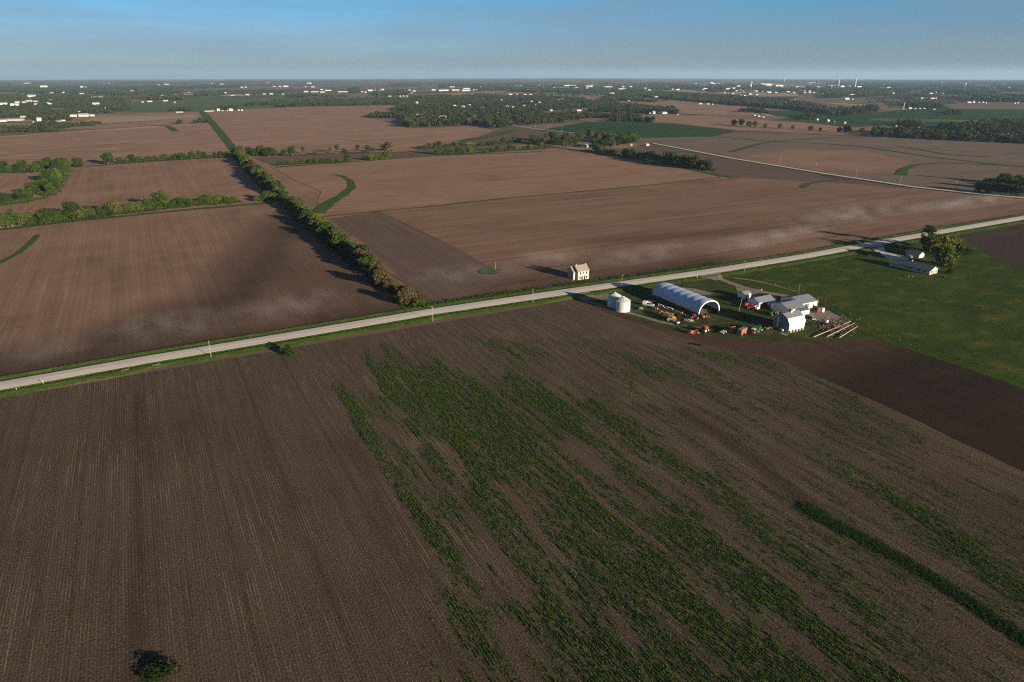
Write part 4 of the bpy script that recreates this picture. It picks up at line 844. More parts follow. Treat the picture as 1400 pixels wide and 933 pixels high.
for c in (3.0, 4.7):
    d = MB().box(c-.5, c+.5, -.06, 0, 0, 2.3).build('door', DARKIN, H0); MB().box(c+.3, c+.38, -.12, -.06, 1.0, 1.1).build('handle', DARKIN, d)
windows(H0, [(1.1, 3.6, .8, 1.2), (1.1, .9, .8, 1.3)], 0, axis='y'); windows(H0, [(4.0, 2.7, .8, 1.2), (6.6, 2.7, .8, 1.2), (4.0, .7, .8, 1.2), (6.6, .7, .8, 1.2)], -1.9, axis='y')
tag(H0, 'abandoned two-storey cream stone house with pale shingle roof across the gravel road', 'house')
# --- grain bins
def grain_bin(px, py, lab, h=5.5, r=3.7):
    c = A(px, py); t = empty('grain_bin', c[0], c[1]+r, z=0.1); N = 36; b = MB(); k = 28
    for i in range(k):  # corrugated wall
        z0, z1 = h*i/k, h*(i+1)/k; zm = (z0+z1)/2; b.cyl((0, 0, z0), (0, 0, zm), r, r+.05, N); b.cyl((0, 0, zm), (0, 0, z1), r+.05, r, N)
    b.build('wall', STEEL, t, smooth=False)
    b = MB(); k = len(b.v); n = 24; V = [(r*1.05*math.cos(2*math.pi*i/n), r*1.05*math.sin(2*math.pi*i/n), h-.03) for i in range(n)] + [(.4*math.cos(2*math.pi*i/n), .4*math.sin(2*math.pi*i/n), h+2.05) for i in range(n)]
    b.add(V, [tuple(range(n))[::-1]]+[(i, (i+1) % n, n+(i+1) % n, n+i) for i in range(n)]+[tuple(range(n, 2*n))])
    for i in range(0, n, 2): a = 2*math.pi*i/n; b.cyl((r*1.05*math.cos(a), r*1.05*math.sin(a), h+.02), (.4*math.cos(a), .4*math.sin(a), h+2.1), .045, n=4)
    rf = b.build('roof', STEEL, t); MB().cyl((0, 0, h+2.0), (0, 0, h+2.35), .48, .42, 14).build('vent_cap', STEEL, rf)
    d = MB().box(-.55, .55, -r-.16, -r+.1, .6, 2.2).build('door', STEEL, t); MB().box(.3, .4, -r-.22, -r-.15, 1.3, 1.45).build('handle', DARKIN, d)
    b = MB(); b.cyl((r*.7, -r*.76, .3), (r*.7, -r*.76, h), .04, n=4); b.cyl((r*.82, -r*.66, .3), (r*.82, -r*.66, h), .04, n=4)
    for i in range(12): b.cyl((r*.7, -r*.76, .5+i*.42), (r*.82, -r*.66, .5+i*.42), .03, n=4)
    b.build('ladder', STEEL, t)
    MB().cyl((0, 0, -.2), (0, 0, .02), r+.35, n=28).build('base', CONC, t); tag(t, lab, 'grain bin', 'grain bins by the farm entrance')
grain_bin(857, 427.5, 'front silver grain bin, fully sunlit, nearer the grass track'); grain_bin(845.5, 421.5, 'rear silver grain bin half hidden behind the sunlit one')
# --- hoop barn
o = A(954, 433.5); HB = empty('hoop_barn', o[0], o[1], z=0.12); Wd, Hh, Ln = 14.6, 7.5, 37.0
def arch(t, bulge=0.0, w=Wd, hh=Hh):
    a = math.pi*t; x = w/2-w/2*math.copysign(abs(math.cos(a))**0.86, math.cos(a))*(1+bulge*.6); return (x, hh*(math.sin(a)**0.80)*(1+bulge))
b = MB(); NB = 7; SY = 8; NT = 40; V = []; F = []
ys = [Ln*i/(NB*SY) for i in range(NB*SY+1)]; t0, t1 = .055, .945
for i, y in enumerate(ys):
    bl = -0.0 + 0.022*abs(math.sin(math.pi*i/SY))**0.8
    for j in range(NT+1):
        x, z = arch(t0+(t1-t0)*j/NT, bl); V.append((x, y, z))
m_ = NT+1
for i in range(len(ys)-1):
    for j in range(NT): F.append((i*m_+j, (i+1)*m_+j, (i+1)*m_+j+1, i*m_+j+1))
b.add(V, F); cov = b.build('fabric_cover', FABRIC, HB, smooth=True)
b = MB()
for y0 in (-.25, Ln-.1):
    P = [arch(j/NT) for j in range(NT+1)]; Pi = [arch(j/NT, 0, Wd-1.0, Hh-.5) for j in range(NT+1)]; Pi = [(x+.5, z) for x, z in Pi]
    for j in range(NT):
        q = [P[j], P[j+1], Pi[j+1], Pi[j]]; b.add([(a, y0, z) for a, z in q]+[(a, y0+.32, z) for a, z in q], [(0, 1, 2, 3), (7, 6, 5, 4), (0, 4, 5, 1), (1, 5, 6, 2), (2, 6, 7, 3), (3, 7, 4, 0)])
b.build('end_frame', WHITE, HB)
for i in range(1, NB):
    b = MB(); y = Ln*i/NB; pr = None
    for j in range(NT+1):
        x, z = arch(j/NT, 0, Wd-.9, Hh-.5); q = (x+.45, y, z)
        if pr: b.cyl(pr, q, .07, n=4)
        pr = q
    b.build('rib', STEEL, HB)
for x in (-.05, Wd-.12): MB().box(x, x+.17, .1, Ln-.2, -.1, 1.75).build('side_wall', SKIRT, HB)
P = [arch(j/NT, -.01) for j in range(NT+1)]; MB().add([(a, Ln-.35, max(z, 0)) for a, z in P], [tuple(range(NT+1))]).build('end_wall', FABRIC, HB)

tag(HB, 'long white fabric hoop barn, open at its south end', 'hoop barn')
# --- gambrel barn with stone foundation
o = A(1078, 455.5); BN = empty('gambrel_barn', o[0], o[1], z=0.1); Lb, Wb = 10.6, 9.8
MB().prism([(0.15, -.1), (Wb-.15, -.1), (Wb-.15, 1.0), (0.15, 1.0)], 0.15, Lb-.15).build('foundation', STONE, BN)
MB().prism([(0, 1.0), (Wb, 1.0), (Wb, 3.9), (Wb-1.5, 6.7), (Wb/2, 8.3), (1.5, 6.7), (0, 3.9)], 0, Lb).build('wall', WHITE, BN)
MB().sheet([(1.38, 6.72), (Wb/2, 8.38), (Wb-1.38, 6.72)], -.35, Lb+.35, .12).build('upper_roof', ROOFG, BN)
for a, c_ in ((0, 1), (Wb, -1)):
    pr = [(a-.3*c_, 3.78), (a+1.42*c_, 6.74)]
    MB().sheet(pr if c_ > 0 else pr[::-1], -.3, Lb+.3, .1).build('lower_roof', WHITE, BN)
windows(BN, [(4.9, 5.2, .9, 1.0), (2.3, 2.2, .8, .9)], -.036, axis='y', frame=WHITE)
MB().prism([(.12, 1.05), (Wb-.12, 1.05), (Wb-.12, 3.85), (Wb-1.6, 6.55), (Wb/2, 8.1), (1.6, 6.55), (.12, 3.85)], -.035, 0).build('gable_shade_sheet', mat('gable_shade_blue_grey', (.17, .20, .23), var=.15), BN)  # thin sheet coloured dark blue-grey to put the west gable's shade on it
d = MB().box(-.08, -.036, 3.9, 6.0, 1.0, 3.6).build('door', ROOFD, BN); MB().box(-.14, -.08, 5.6, 5.7, 2.1, 2.4).build('handle', DARKIN, d)
MB().box(-.07, -.036, 6.7, 7.3, 1.1, 6.4).build('white_trim_board', WHITE, BN)
cu = MB().box(4.6, 6.0, Wb/2-.7, Wb/2+.7, 7.9, 9.3).build('cupola', CREAM, BN); MB().add([(4.4, Wb/2-.9, 9.3), (6.2, Wb/2-.9, 9.3), (6.2, Wb/2+.9, 9.3), (4.4, Wb/2+.9, 9.3), (5.3, Wb/2, 10.1)], [(0, 1, 4), (1, 2, 4), (2, 3, 4), (3, 0, 4), (3, 2, 1, 0)]).build('cupola_roof', ROOFD, cu)
for i in range(5): MB().box(.6+i*2.1, 1.4+i*2.1, -.55, .15, -.1, .95).build('buttress', STONE, BN)
tag(BN, 'white gambrel barn with grey roof on a red stone foundation', 'barn')
# --- sheds of the yard (origin SW base corner, local x east)
def shed(name, px, py, L, D, he, hr, label, roof=ROOFG, wall=WHITE, e=None, n=None, group=None, doors=(), ridge=0.5, z=0.1, over=.25, wins=(), swall=None):
    o = A(px, py) if px is not None else (e, n); t = empty(name, o[0], o[1], z=z)
    MB().prism([(0, -.1), (D, -.1), (D, he), (D*ridge, hr), (0, he)] if 0 < ridge < 1 else [(0, -.1), (D, -.1), (D, hr), (0, he)], 0, L).build('wall', wall, t)
    sl = (hr-he)/(D*ridge) if ridge else 0
    if 0 < ridge < 1: pr = [(-over, he-sl*over+.03), (D*ridge, hr+.05), (D+over, he-(hr-he)/(D*(1-ridge))*over+.03)]
    else: sl = (hr-he)/D; pr = [(-over, he-sl*over+.03), (D+over, hr+sl*over+.03)]
    MB().sheet(pr, -over, L+over, .09).build('roof', roof, t)
    for (c, w, h, m, y) in doors:
        d = MB().box(c-w/2, c+w/2, -.07, -.002, 0, h).build('door', m, t); MB().box(c+w/2-.35, c+w/2-.25, -.13, -.07, h*.45, h*.45+.25).build('handle', DARKIN, d)
    windows(t, wins, 0, frame=wall)
    return tag(t, label, 'shed', group)
bs = shed('metal_shed', None, None, 12.4, 13.5, 3.4, 5.4, 'largest grey-roofed white shed at the east end of the yard', e=296.2, n=231.2, doors=[(4.3, 3.4, 3.0, ROOFD, 0), (9.8, 1.0, 2.1, ROOFD, 0)])
md = shed('metal_shed', None, None, 11.3, 12.6, 3.0, 4.8, 'grey-roofed middle shed between the gambrel barn and the largest shed', e=284.4, n=228.4, z=0.11)
lt = shed('lean_to', None, None, 6.4, 2.7, 2.3, 2.8, 'low white lean-to with dark roof tucked behind the gambrel barn', e=289.2, n=225.2, roof=ROOFD, ridge=0, z=0.12)
ms = shed('machine_shed', None, None, 11.8, 8.0, 3.2, 4.9, 'open machine shed with pale grey roof beside the red machinery', e=278.6, n=243.6, doors=[(3.6, 5.5, 2.7, DARKIN, 0)])
ss = shed('small_shed', 1018, 409.5, 4.6, 5.5, 2.7, 3.6, 'small white shed with mossy roof by the drive fork', roof=mat('mossy_roof', (0.20, 0.22, 0.17), var=0.3), doors=[(1.2, .9, 2.0, ROOFD, 0)])
# --- ranch house to the east
def ranch():
    o = A(1281, 373.5); t = empty('ranch_house', o[0], o[1], 90+4, z=0.15)     # local x runs north, y west
    L, D = 26, 9
    w = MB().prism([(0, -.1), (D, -.1), (D, 2.7), (D/2, 4.9), (0, 2.7)], 0, L).build('wall', mat('pinkish_siding', (0.46, 0.37, 0.31), rough=.8, var=.08), t)
    r = MB().sheet([(-.6, 2.42), (D/2, 4.98), (D+.6, 2.42)], -.6, L+.5, .14).build('roof', ROOFD, t); MB().box(14, 14.9, 4.0, 4.9, 4.2, 5.7).build('chimney', CREAM, r); MB().cyl((8, 3.2, 4), (8, 3.2, 5), .12, n=8).build('vent_pipe', WHITE, r)
    windows(t, [(1.9, .95, 1.2, 1.2), (6.8, .95, 1.2, 1.2)], 0, axis='y', frame=WHITE)
    d = MB().box(-.06, 0, 4.0, 4.95, 0, 2.1).build('door', BRICK, t); MB().box(-.12, -.06, 4.1, 4.2, 1.0, 1.1).build('handle', DARKIN, d)
    windows(t, [(3, .95, 1.4, 1.2), (7, .95, 1.4, 1.2), (12, .95, 1.4, 1.2)], D, wallside=1, frame=WHITE)
    tag(t, 'long low ranch house with dark roof and pinkish gable under the big maples', 'house')
ranch()
o = A(1256, 353.5); t = empty('garage', o[0], o[1], 4, z=0.15)
MB().prism([(0, -.1), (6.5, -.1), (6.5, 2.5), (3.25, 4.2), (0, 2.5)], -9, 0, axis='y').build('wall', bpy.data.materials['pinkish_siding'], t).location = (0, 9, 0)
MB().sheet([(-.4, 2.3), (3.25, 4.28), (6.9, 2.3)], -.4, 9.4, .12, axis='y').build('roof', ROOFD, t)
d = MB().box(1.5, 5.0, -.07, 0, 0, 2.2).build('door', WHITE, t); MB().box(3.1, 3.4, -.12, -.07, .3, .4).build('handle', DARKIN, d); tag(t, 'small garage with sunlit pale gable north of the ranch house', 'garage')
# ================================================================ POLES, POSTS, FENCES
def utility_pole(px, py, h, label, group='utility poles along the gravel road', arm=True, e=None, sc=1.0, lamp=False):
    c = A(px, py); t = empty('utility_pole', c[0], c[1], 0 if arm != 'ns' else 90)
    MB().cyl((0, 0, -.3), (0, 0, h), 0.14*sc, .10*sc, 9).build('pole', WOODG, t)
    if arm:
        MB().box(-.06, .06, -1.0, 1.0, h-.75, h-.6).build('crossarm', WOODG, t)
        for y in (-.9, 0, .9): MB().cyl((0, y, h-.6 if y else h), (0, y, h-.35 if y else h+.22), .06, .03, 6).build('insulator', STEEL, t)
    if lamp: MB().cyl((0, -.1, h-.3), (0, -1.3, h+.05), .035, n=5).build('lamp_bracket', STEEL, t); MB().cyl((0, -1.3, h-.12), (0, -1.3, h+.1), .24, .1, 8).build('lamp_head', STEEL, t)
    return tag(t, label, 'utility pole', group)
utility_pole(289, 490, 8.0, 'bare wooden pole between the stubble field and road, west of the hedgerow')
utility_pole(591.8, 439.5, 8.0, 'wooden pole beside the road just east of the hedgerow end'); utility_pole(728.5, 415.7, 8.3, 'wooden pole beside the road southwest of the stone house')
utility_pole(783.5, 387, 6.0, 'short pole standing against the west side of the stone house', arm=False)
utility_pole(849.5, 394.5, 8.4, 'yard pole with a lamp near the two grain bins', lamp=True, arm=False); utility_pole(983.5, 381, 7.5, 'pole at the fork where the farm drive leaves the road')
utility_pole(1091.3, 403.5, 7.0, 'thin pale pole on the pasture edge behind the grey-roofed sheds', arm=False, sc=.7); utility_pole(1197, 337.5, 7.5, 'pole at the mouth of the ranch driveway')
utility_pole(1330, 316, 7.5, 'pole by the road beyond the ranch house trees'); utility_pole(677.6, 371.5, 6.5, 'lone pole in the round grass island of the ploughed field', arm=False)
utility_pole(1010, 426, 7.2, 'leaning grey post in front of the red machinery row', arm=False, sc=1.1).rotation_euler = (0.05, 0.12, 0)
utility_pole(1081.6, 425, 7.5, 'thin dark mast rising in front of the middle shed roof', arm=False, sc=.45)
utility_pole(1117, 422, 5.5, 'pale post at the southeast corner of the largest shed', arm=False, sc=.8); utility_pole(1017, 372.5, 7.5, 'pole on the far bank between the drive and the pasture corner')
for i, (px, py) in enumerate([(1066, 224), (1115, 232.5), (1170, 243), (1230, 252.5), (1306, 259), (1388, 268)]):
    utility_pole(px, py, 9, f'distant pole, {ordn(i+1)} from the grove along the straight side road', 'poles along the side road', arm='ns', sc=1.2)
for i, (px, py) in enumerate([(732, 175.5), (749, 177), (768, 180)]): utility_pole(px, py, 11, f'far thin pole, {ordn(i+1)} from the west beside the green crop field', 'poles by the green crop field', arm='ns', sc=1.5)
def marker(px, py, h, m, label, name='marker_post'):
    c = A(px, py); t = empty(name, c[0], c[1]); MB().cyl((0, 0, -.2), (0, 0, h), .09, .08, 8).build('post', m, t); MB().box(-.16, .16, -.11, -.08, h-.5, h-.02).build('plate', WHITE, t); tag(t, label, 'marker post')
marker(60, 528, 2.3, WOODG, 'stubby pale post on the south bank at the far left of the road'); marker(23, 534.5, 1.0, WOODG, 'tiny stake on the south bank at the left edge'); marker(953, 381, 1.2, WHITE, 'small white marker near the road above the hoop barn')
marker(783, 405, 1.3, WHITE, 'white marker post at the west farm entrance'); marker(1041, 398, 1.2, WHITE, 'short white stake in the pasture beside the drive')
for i, (px, py) in enumerate([(172, 508.5), (214, 501.5)]):
    c = A(px, py); t = empty('culvert_rail', c[0], c[1], 6); b = MB()
    for x in (-1.3, 0, 1.3): b.cyl((x, 0, -.3), (x, 0, 1.0), .07, n=7)
    b.build('post', WOODG, t); MB().cyl((-1.45, 0, .98), (1.45, 0, .98), .06, n=7).build('rail', WOODG, t)
    b = MB(); b.cyl((-1.3, 0, .95), (-1.3, 1.3, .2), .05, n=6); b.cyl((1.3, 0, .95), (1.3, 1.3, .2), .05, n=6); b.build('brace', STEEL, t)
    tag(t, 'pale pipe rail over the ditch, ' + ('west' if i == 0 else 'east') + ' one of the pair by the road', 'rail')
def fence(pts, sp, h, label, wires=3):
    P = [Vector(p) for p in PX(*pts)]; c = P[0]; t = empty('fence', c.x, c.y, z=0); w = MB()
    for a, b_ in zip(P[:-1], P[1:]):
        k = max(1, int((b_-a).length/sp))
        for j in range(k+1):
            q = a.lerp(b_, j/k)-c
            if j < k or b_ == P[-1]: MB().cyl((q.x, q.y, -.2), (q.x+random.uniform(-.05, .05), q.y, h*random.uniform(.9, 1.08)), .065, .05, 5).build('post', WOODG, t)
        for i in range(wires): w.cyl((a.x-c.x, a.y-c.y, h*(.35+.25*i)), (b_.x-c.x, b_.y-c.y, h*(.35+.25*i)), .012, n=3)
    w.build('wire', STEEL, t); tag(t, label, 'fence')
fence([(1118, 409), (1150, 424), (1175, 437), (1200, 452), (1245, 474)], 5.5, 1.3, 'thin post and wire fence curving round the east side of the yard')
fence([(992, 380), (1020, 383.5), (1060, 390), (1100, 399)], 6, 1.2, 'thin wire fence along the pasture above the farm drive')
# ================================================================ MACHINERY
def paint(n, c, **k): return mat(n, c, rough=.5, spec=.4, var=.15, vscale=1.5, **k)
RED = paint('faded_red_paint', (0.32, 0.050, 0.032)); REDB = paint('bright_red_paint', (0.42, 0.028, 0.022)); ORG = paint('orange_red_paint', (0.36, 0.105, 0.050)); YEL = paint('yellow_orange_paint', (0.45, 0.27, 0.08)); GRN = paint('tractor_green_paint', (0.02, 0.095, 0.03))
MAR = paint('maroon_paint', (0.25, 0.035, 0.045)); TYRE = mat('tyre_rubber', (0.025, 0.024, 0.023), rough=.9); RIM = paint('pale_wheel_rim', (0.62, 0.60, 0.55)); IRON = mat('grey_iron', (0.22, 0.21, 0.20), rough=.7, var=.3); RUST = mat('rusty_iron', (0.18, 0.085, 0.045), rough=.95, var=.4, vscale=2)
GREYW = mat('weathered_boards', (0.40, 0.37, 0.31), rough=.9, var=.25); TAN = mat('straw_tan', (0.52, 0.42, 0.24), rough=.95, var=.2, bump=.05, bscale=6); BLUEG = mat('blue_tinted_glass', (0.03, 0.04, 0.05), rough=.1, spec=.6)
def wheel(parent, x, y, r, w, rim=RIM, axis='y'):
    d = (0, w/2, 0) if axis == 'y' else (w/2, 0, 0); d = Vector(d); p = Vector((x, y, r)); b = MB()
    b.cyl(p-d, p-d*.5, r*.93, r, 18); b.cyl(p-d*.5, p+d*.5, r, r, 18); b.cyl(p+d*.5, p+d, r, r*.93, 18)
    wh = b.build('wheel', TYRE, parent)
    b = MB(); b.cyl(p-d*1.06, p+d*1.06, r*.56, r*.56, 14); b.build('rim', rim, wh)
def tractor(px, py, rz, m, label, cab=True, s=1.0, rim=RIM, group='machinery in the farmyard'):
    c = A(px, py); t = empty('tractor', c[0], c[1], rz, z=0.12); t.scale = (s, s, s)
    for sd_ in (-1, 1): wheel(t, -1.0, sd_*.98, .86, .5, rim); wheel(t, 1.5, sd_*.75, .5, .32, rim)
    b = MB(); b.box(.35, 2.15, -.38, .38, .85, 1.5); b.prism([(-.36, 1.5), (.36, 1.5), (.28, 1.66), (-.28, 1.66)], .35, 2.1); b.build('hood', m, t)
    MB().box(2.15, 2.22, -.34, .34, .9, 1.48).build('grille', IRON, t); MB().box(-1.4, 1.7, -.25, .25, .55, .95).build('chassis', IRON, t)
    for sd_ in (-1, 1): MB().prism([(-1.8, 1.2), (-1.5, 1.75), (-.5, 1.8), (-.15, 1.1), (-.3, 1.1), (-.6, 1.68), (-1.45, 1.63), (-1.7, 1.2)], sd_*.98-.28, sd_*.98+.28, axis='y').build('fender', m, t)
    if cab:
        MB().box(-1.15, .3, -.66, .66, .95, 1.45).build('cab_base', m, t); MB().box(-1.1, .25, -.62, .62, 1.45, 2.4).build('cab_glass', BLUEG, t); MB().box(-1.25, .42, -.76, .76, 2.4, 2.58).build('cab_roof', m if m is not MAR else RIM, t)
    else: MB().box(-.95, -.45, -.25, .25, 1.0, 1.5).build('seat', IRON, t); MB().cyl((.1, 0, 1.2), (-.15, 0, 1.8), .04, n=5).build('steering_column', IRON, t)
    MB().cyl((1.1, .2, 1.6), (1.1, .2, 2.35), .05, n=6).build('exhaust', IRON, t); return tag(t, label, 'tractor', group)
def wagon(px, py, rz, L, Wd_, h0, h1, m, label, top=None, slats=True, group='machinery in the farmyard', name='farm_wagon', cat='wagon'):
    c = A(px, py); t = empty(name, c[0], c[1], rz, z=0.12)
    for x in (-L*.32, L*.32):
        for sd_ in (-1, 1): wheel(t, x, sd_*Wd_*.42, .45, .28)
    b = MB(); b.box(-L/2, L/2, -Wd_/2, Wd_/2, h0-.12, h0)
    if h1 > h0:
        for y in (-Wd_/2, Wd_/2-.07): b.box(-L/2, L/2, y, y+.07, h0, h1)
        for x in (-L/2, L/2-.07): b.box(x, x+.07, -Wd_/2+.07, Wd_/2-.07, h0, h1)
        if slats:
            for i in range(8):
                for y in (-Wd_/2-.07, Wd_/2): b.box(-L/2+.1+i*(L-.3)/7, -L/2+.22+i*(L-.3)/7, y, y+.07, h0, h1)
    b.build('box', m, t); MB().box(-L*.42, L*.42, -.12, .12, .45, h0-.12).build('chassis', IRON, t); MB().cyl((L/2, 0, .5), (L/2+1.6, 0, .35), .05, n=5).build('drawbar', IRON, t)
    if top: MB().prism([(-Wd_/2-.1, h1), (Wd_/2+.1, h1), (Wd_/2-.1, h1+.22), (-Wd_/2+.1, h1+.22)], -L/2-.05, L/2+.05).build('roof', top, t)
    return tag(t, label, cat, group)
def implement(px, py, rz, L, Wd_, m, label, kind='tines', group='machinery in the farmyard', cat='implement', name='farm_implement', wm=RIM):
    c = A(px, py); t = empty(name, c[0], c[1], rz, z=0.12); b = MB()
    for y in np.linspace(-Wd_/2, Wd_/2, 3): b.cyl((-L/2, y, .75), (L/2, y, .75), .07, n=5)
    for x in np.linspace(-L/2, L/2, 3): b.cyl((x, -Wd_/2, .75), (x, Wd_/2, .75), .08, n=5)
    b.cyl((L/2, 0, .75), (L/2+2.0, 0, .45), .08, n=5); b.cyl((L/2, -Wd_/3, .75), (L/2+1.4, 0, .5), .05, n=5); b.cyl((L/2, Wd_/3, .75), (L/2+1.4, 0, .5), .05, n=5); b.build('frame', m, t)
    for sd_ in (-1, 1): wheel(t, 0, sd_*(Wd_/2+.2), .42, .24, wm)
    if kind == 'tines':
        b = MB()
        for x in np.linspace(-L/2, L/2, 3):
            for y in np.linspace(-Wd_/2, Wd_/2, 7): b.cyl((x, y, .75), (x-.25, y, .35), .035, n=4); b.cyl((x-.25, y, .35), (x-.05, y, .05), .035, n=4)
        b.build('tines', IRON, t)
    elif kind == 'discs':
        b = MB()
        for x in (-L/2, L/2):
            for y in np.linspace(-Wd_/2, Wd_/2, 9): b.cyl((x, y-.02, .35), (x, y+.02, .35), .3, n=10)
        b.build('discs', RUST, t)
    elif kind == 'hoppers':
        for y in np.linspace(-Wd_/2+.3, Wd_/2-.3, 5): b = MB(); b.cyl((-.3, y, .95), (-.3, y, 1.4), .2, .3, 10); b.cyl((-.3, y, 1.4), (-.3, y, 1.5), .3, .3, 10); b.build('hopper', wm, t)
    elif kind == 'spout':
        MB().box(-.9, .8, -.6, .6, .75, 1.5).build('housing', m, t); b = MB(); pr = Vector((0, 0, 1.5))
        for q in ((0, 0, 2.3), (.25, 0, 2.8), (.9, 0, 3.1), (1.7, 0, 3.0), (2.1, 0, 2.7)): b.cyl(pr, q, .16, .14, 8); pr = Vector(q)
        b.build('spout', m, t)
    elif kind == 'boom':
        MB().box(-.8, .8, -.7, .7, .8, 1.7).build('housing', m, t); b = MB(); b.cyl((.8, 0, 1.3), (2.6, 0, 2.1), .12, n=6); b.cyl((2.6, 0, 2.1), (3.4, 0, .6), .1, n=6); b.build('boom', m, t); MB().box(3.1, 3.7, -.5, .5, .1, .7).build('bucket', IRON, t)
    return tag(t, label, cat, group)
def combine(px, py, rz, m, label, wm=RIM):
    c = A(px, py); t = empty('combine_harvester', c[0], c[1], rz, z=0.12)
    for sd_ in (-1, 1): wheel(t, 1.3, sd_*1.2, .8, .5, wm); wheel(t, -1.7, sd_*.9, .5, .3, wm)
    MB().prism([(-2.6, .9), (1.6, .8), (1.8, 2.0), (1.0, 2.7), (-1.8, 2.7), (-2.8, 2.0)], -1.0, 1.0, axis='y').build('body', m, t); MB().box(1.8, 2.7, -.7, .7, 1.3, 2.7).build('cab_glass', BLUEG, t); MB().box(1.7, 2.85, -.8, .8, 2.7, 2.85).build('cab_roof', m, t)
    MB().prism([(2.4, .5), (3.4, .2), (3.6, .9), (2.5, 1.3)], -1.7, 1.7, axis='y').build('header', m, t); MB().cyl((-.2, 1.0, 2.4), (-2.4, 1.6, 2.9), .14, n=8).build('unloading_auger', m, t); tag(t, label, 'combine', 'machinery in the farmyard')
def truck(px, py, rz, label):
    c = A(px, py); t = empty('pickup_truck', c[0], c[1], rz, z=0.12); BL = paint('pale_blue_truck_paint', (0.42, 0.52, 0.62))
    MB().prism([(-2.7, .5), (2.6, .5), (2.65, 1.05), (1.3, 1.15), (-2.7, 1.15)], -.95, .95, axis='y').build('body', BL, t); MB().prism([(-.6, 1.15), (1.3, 1.15), (.75, 1.8), (-.5, 1.8)], -.88, .88, axis='y').build('cab_glass', BLUEG, t); MB().box(-.55, .8, -.85, .85, 1.8, 1.88).build('cab_roof', WHITE, t)
    MB().prism([(-2.7, 1.15), (-.65, 1.15), (-.65, 2.15), (-2.6, 2.15)], -.93, .93, axis='y').build('camper_shell', WHITE, t)
    for x in (-1.8, 1.75):
        for sd_ in (-1, 1): wheel(t, x, sd_*.85, .38, .25)
    for sd_ in (-1, 1): MB().box(2.62, 2.7, sd_*.7-.15, sd_*.7+.15, .75, .95).build('headlight', GLASS, t)
    tag(t, label, 'pickup truck', 'machinery in the farmyard'); return t
truck(886.5, 419, -60, 'pale blue pickup with a white camper shell beside the hoop barn').scale = (1.15, 1.15, 1.15)
tractor(904, 431, -75, YEL, 'small yellow tractor, farthest of the yellow machines by the hoop barn', cab=False); implement(896, 423, 10, 2.2, 2.2, RUST, 'rusty implement between the pickup and hoop barn wall', 'discs')
combine(913, 435.5, -70, YEL, 'yellow combine in the middle of the yellow machines'); tractor(917.5, 439.5, -60, YEL, 'yellow tractor with pale wheels nearest the small straw bale', s=1.1)
implement(904, 420.5, 8, 3, 4, IRON, 'grey planter with pale hoppers parked by the hoop barn wall', 'hoppers'); implement(916, 424.5, 12, 3, 4, IRON, 'second grey planter with pale hoppers parked along the hoop barn', 'hoppers')
implement(928, 428, 14, 3, 3.6, RUST, 'rusty tined cultivator midway along the hoop barn wall', 'tines'); implement(890, 413.5, 5, 2.5, 3, IRON, 'dark disc harrow in the shade by the hoop barn back corner', 'discs'); implement(932, 433, 30, 2.6, 3, RUST, 'rusty disc harrow in the grass beside the hoop barn', 'discs')
implement(940, 440, 25, 2.4, 2.8, GREYW, 'pale grey tined implement near the hoop barn mouth', 'tines'); tractor(949, 437.5, -80, RED, 'red tractor parked against the hoop barn front corner', s=1.05); implement(945.5, 440.5, 60, 1.8, 2, RIM, 'small white-framed implement by the red corner tractor', 'tines')
tractor(961, 435.5, 80, MAR, 'dark maroon tractor inside the hoop barn mouth', cab=False); implement(966, 434.5, 30, 2, 2, RUST, 'rusty implement in the shade of the hoop barn mouth', 'discs')
for px, py, rz, lab in [(876.5, 424, 40, 'small pale trailer frame on the grass next to the grain bins')]: implement(px, py, rz, 2, 1.4, RIM, lab, 'none', cat='trailer', name='trailer_frame')
def bale(px, py, s, lab):
    c = A(px, py); t = empty('straw_bale', c[0], c[1], 15, z=.12); b = MB()
    b.box(-.9*s, .9*s, -.5*s, .5*s, 0, .55*s); o = b.build('straw', TAN, t); m = o.modifiers.new('b', 'BEVEL'); m.width = .08; MB().box(-.5, -.44, -.505*s, .505*s, -.0, .556*s).build('twine', GREYW, t); tag(t, lab, 'bale')
bale(926.5, 442.5, 1.2, 'pale straw bale lying alone on the yard grass')
implement(945.5, 457, -20, 3.0, 2.4, ORG, 'orange-red mower west of the red tractor at the field edge', 'boom', wm=RUST); tractor(963, 454, 14, RED, 'red tractor with white wheels at the edge of the tilled soil', s=1.25)
wagon(988.5, 456, 20, 4.4, 2.0, .9, .9, GREYW, 'low grey flat wagon at the yard edge', slats=False); implement(999.5, 455.5, -8, 1.8, 1.8, ORG, 'orange forage chopper with a curved spout between the wagons', 'spout')
wagon(1014, 457.5, 16, 5.6, 2.3, .95, 2.8, ORG, 'tall orange slatted forage wagon with grey roof', top=ROOFG); tractor(1028.5, 457, 95, MAR, 'maroon tractor just east of the orange forage wagon', s=1.1)
combine(1036, 454, 25, GRN, 'green combine east of the orange forage wagon'); implement(1047, 450.5, 10, 1.8, 1.6, RUST, 'rusty harrow beside the green combine', 'discs'); implement(1054, 449.5, 30, 1.4, 1.4, RED, 'small red implement near the barn shade', 'tines')
implement(1013.5, 415, -20, 2.6, 2.6, REDB, 'bright red rake, northernmost of the red row by the small shed', 'boom', wm=REDB); implement(1020, 419, -20, 3.2, 2.6, REDB, 'bright red mower in the middle of the red row', 'boom', wm=REDB); tractor(1026.5, 423.5, -70, REDB, 'bright red tractor, southernmost of the red row in shade', s=1.15)
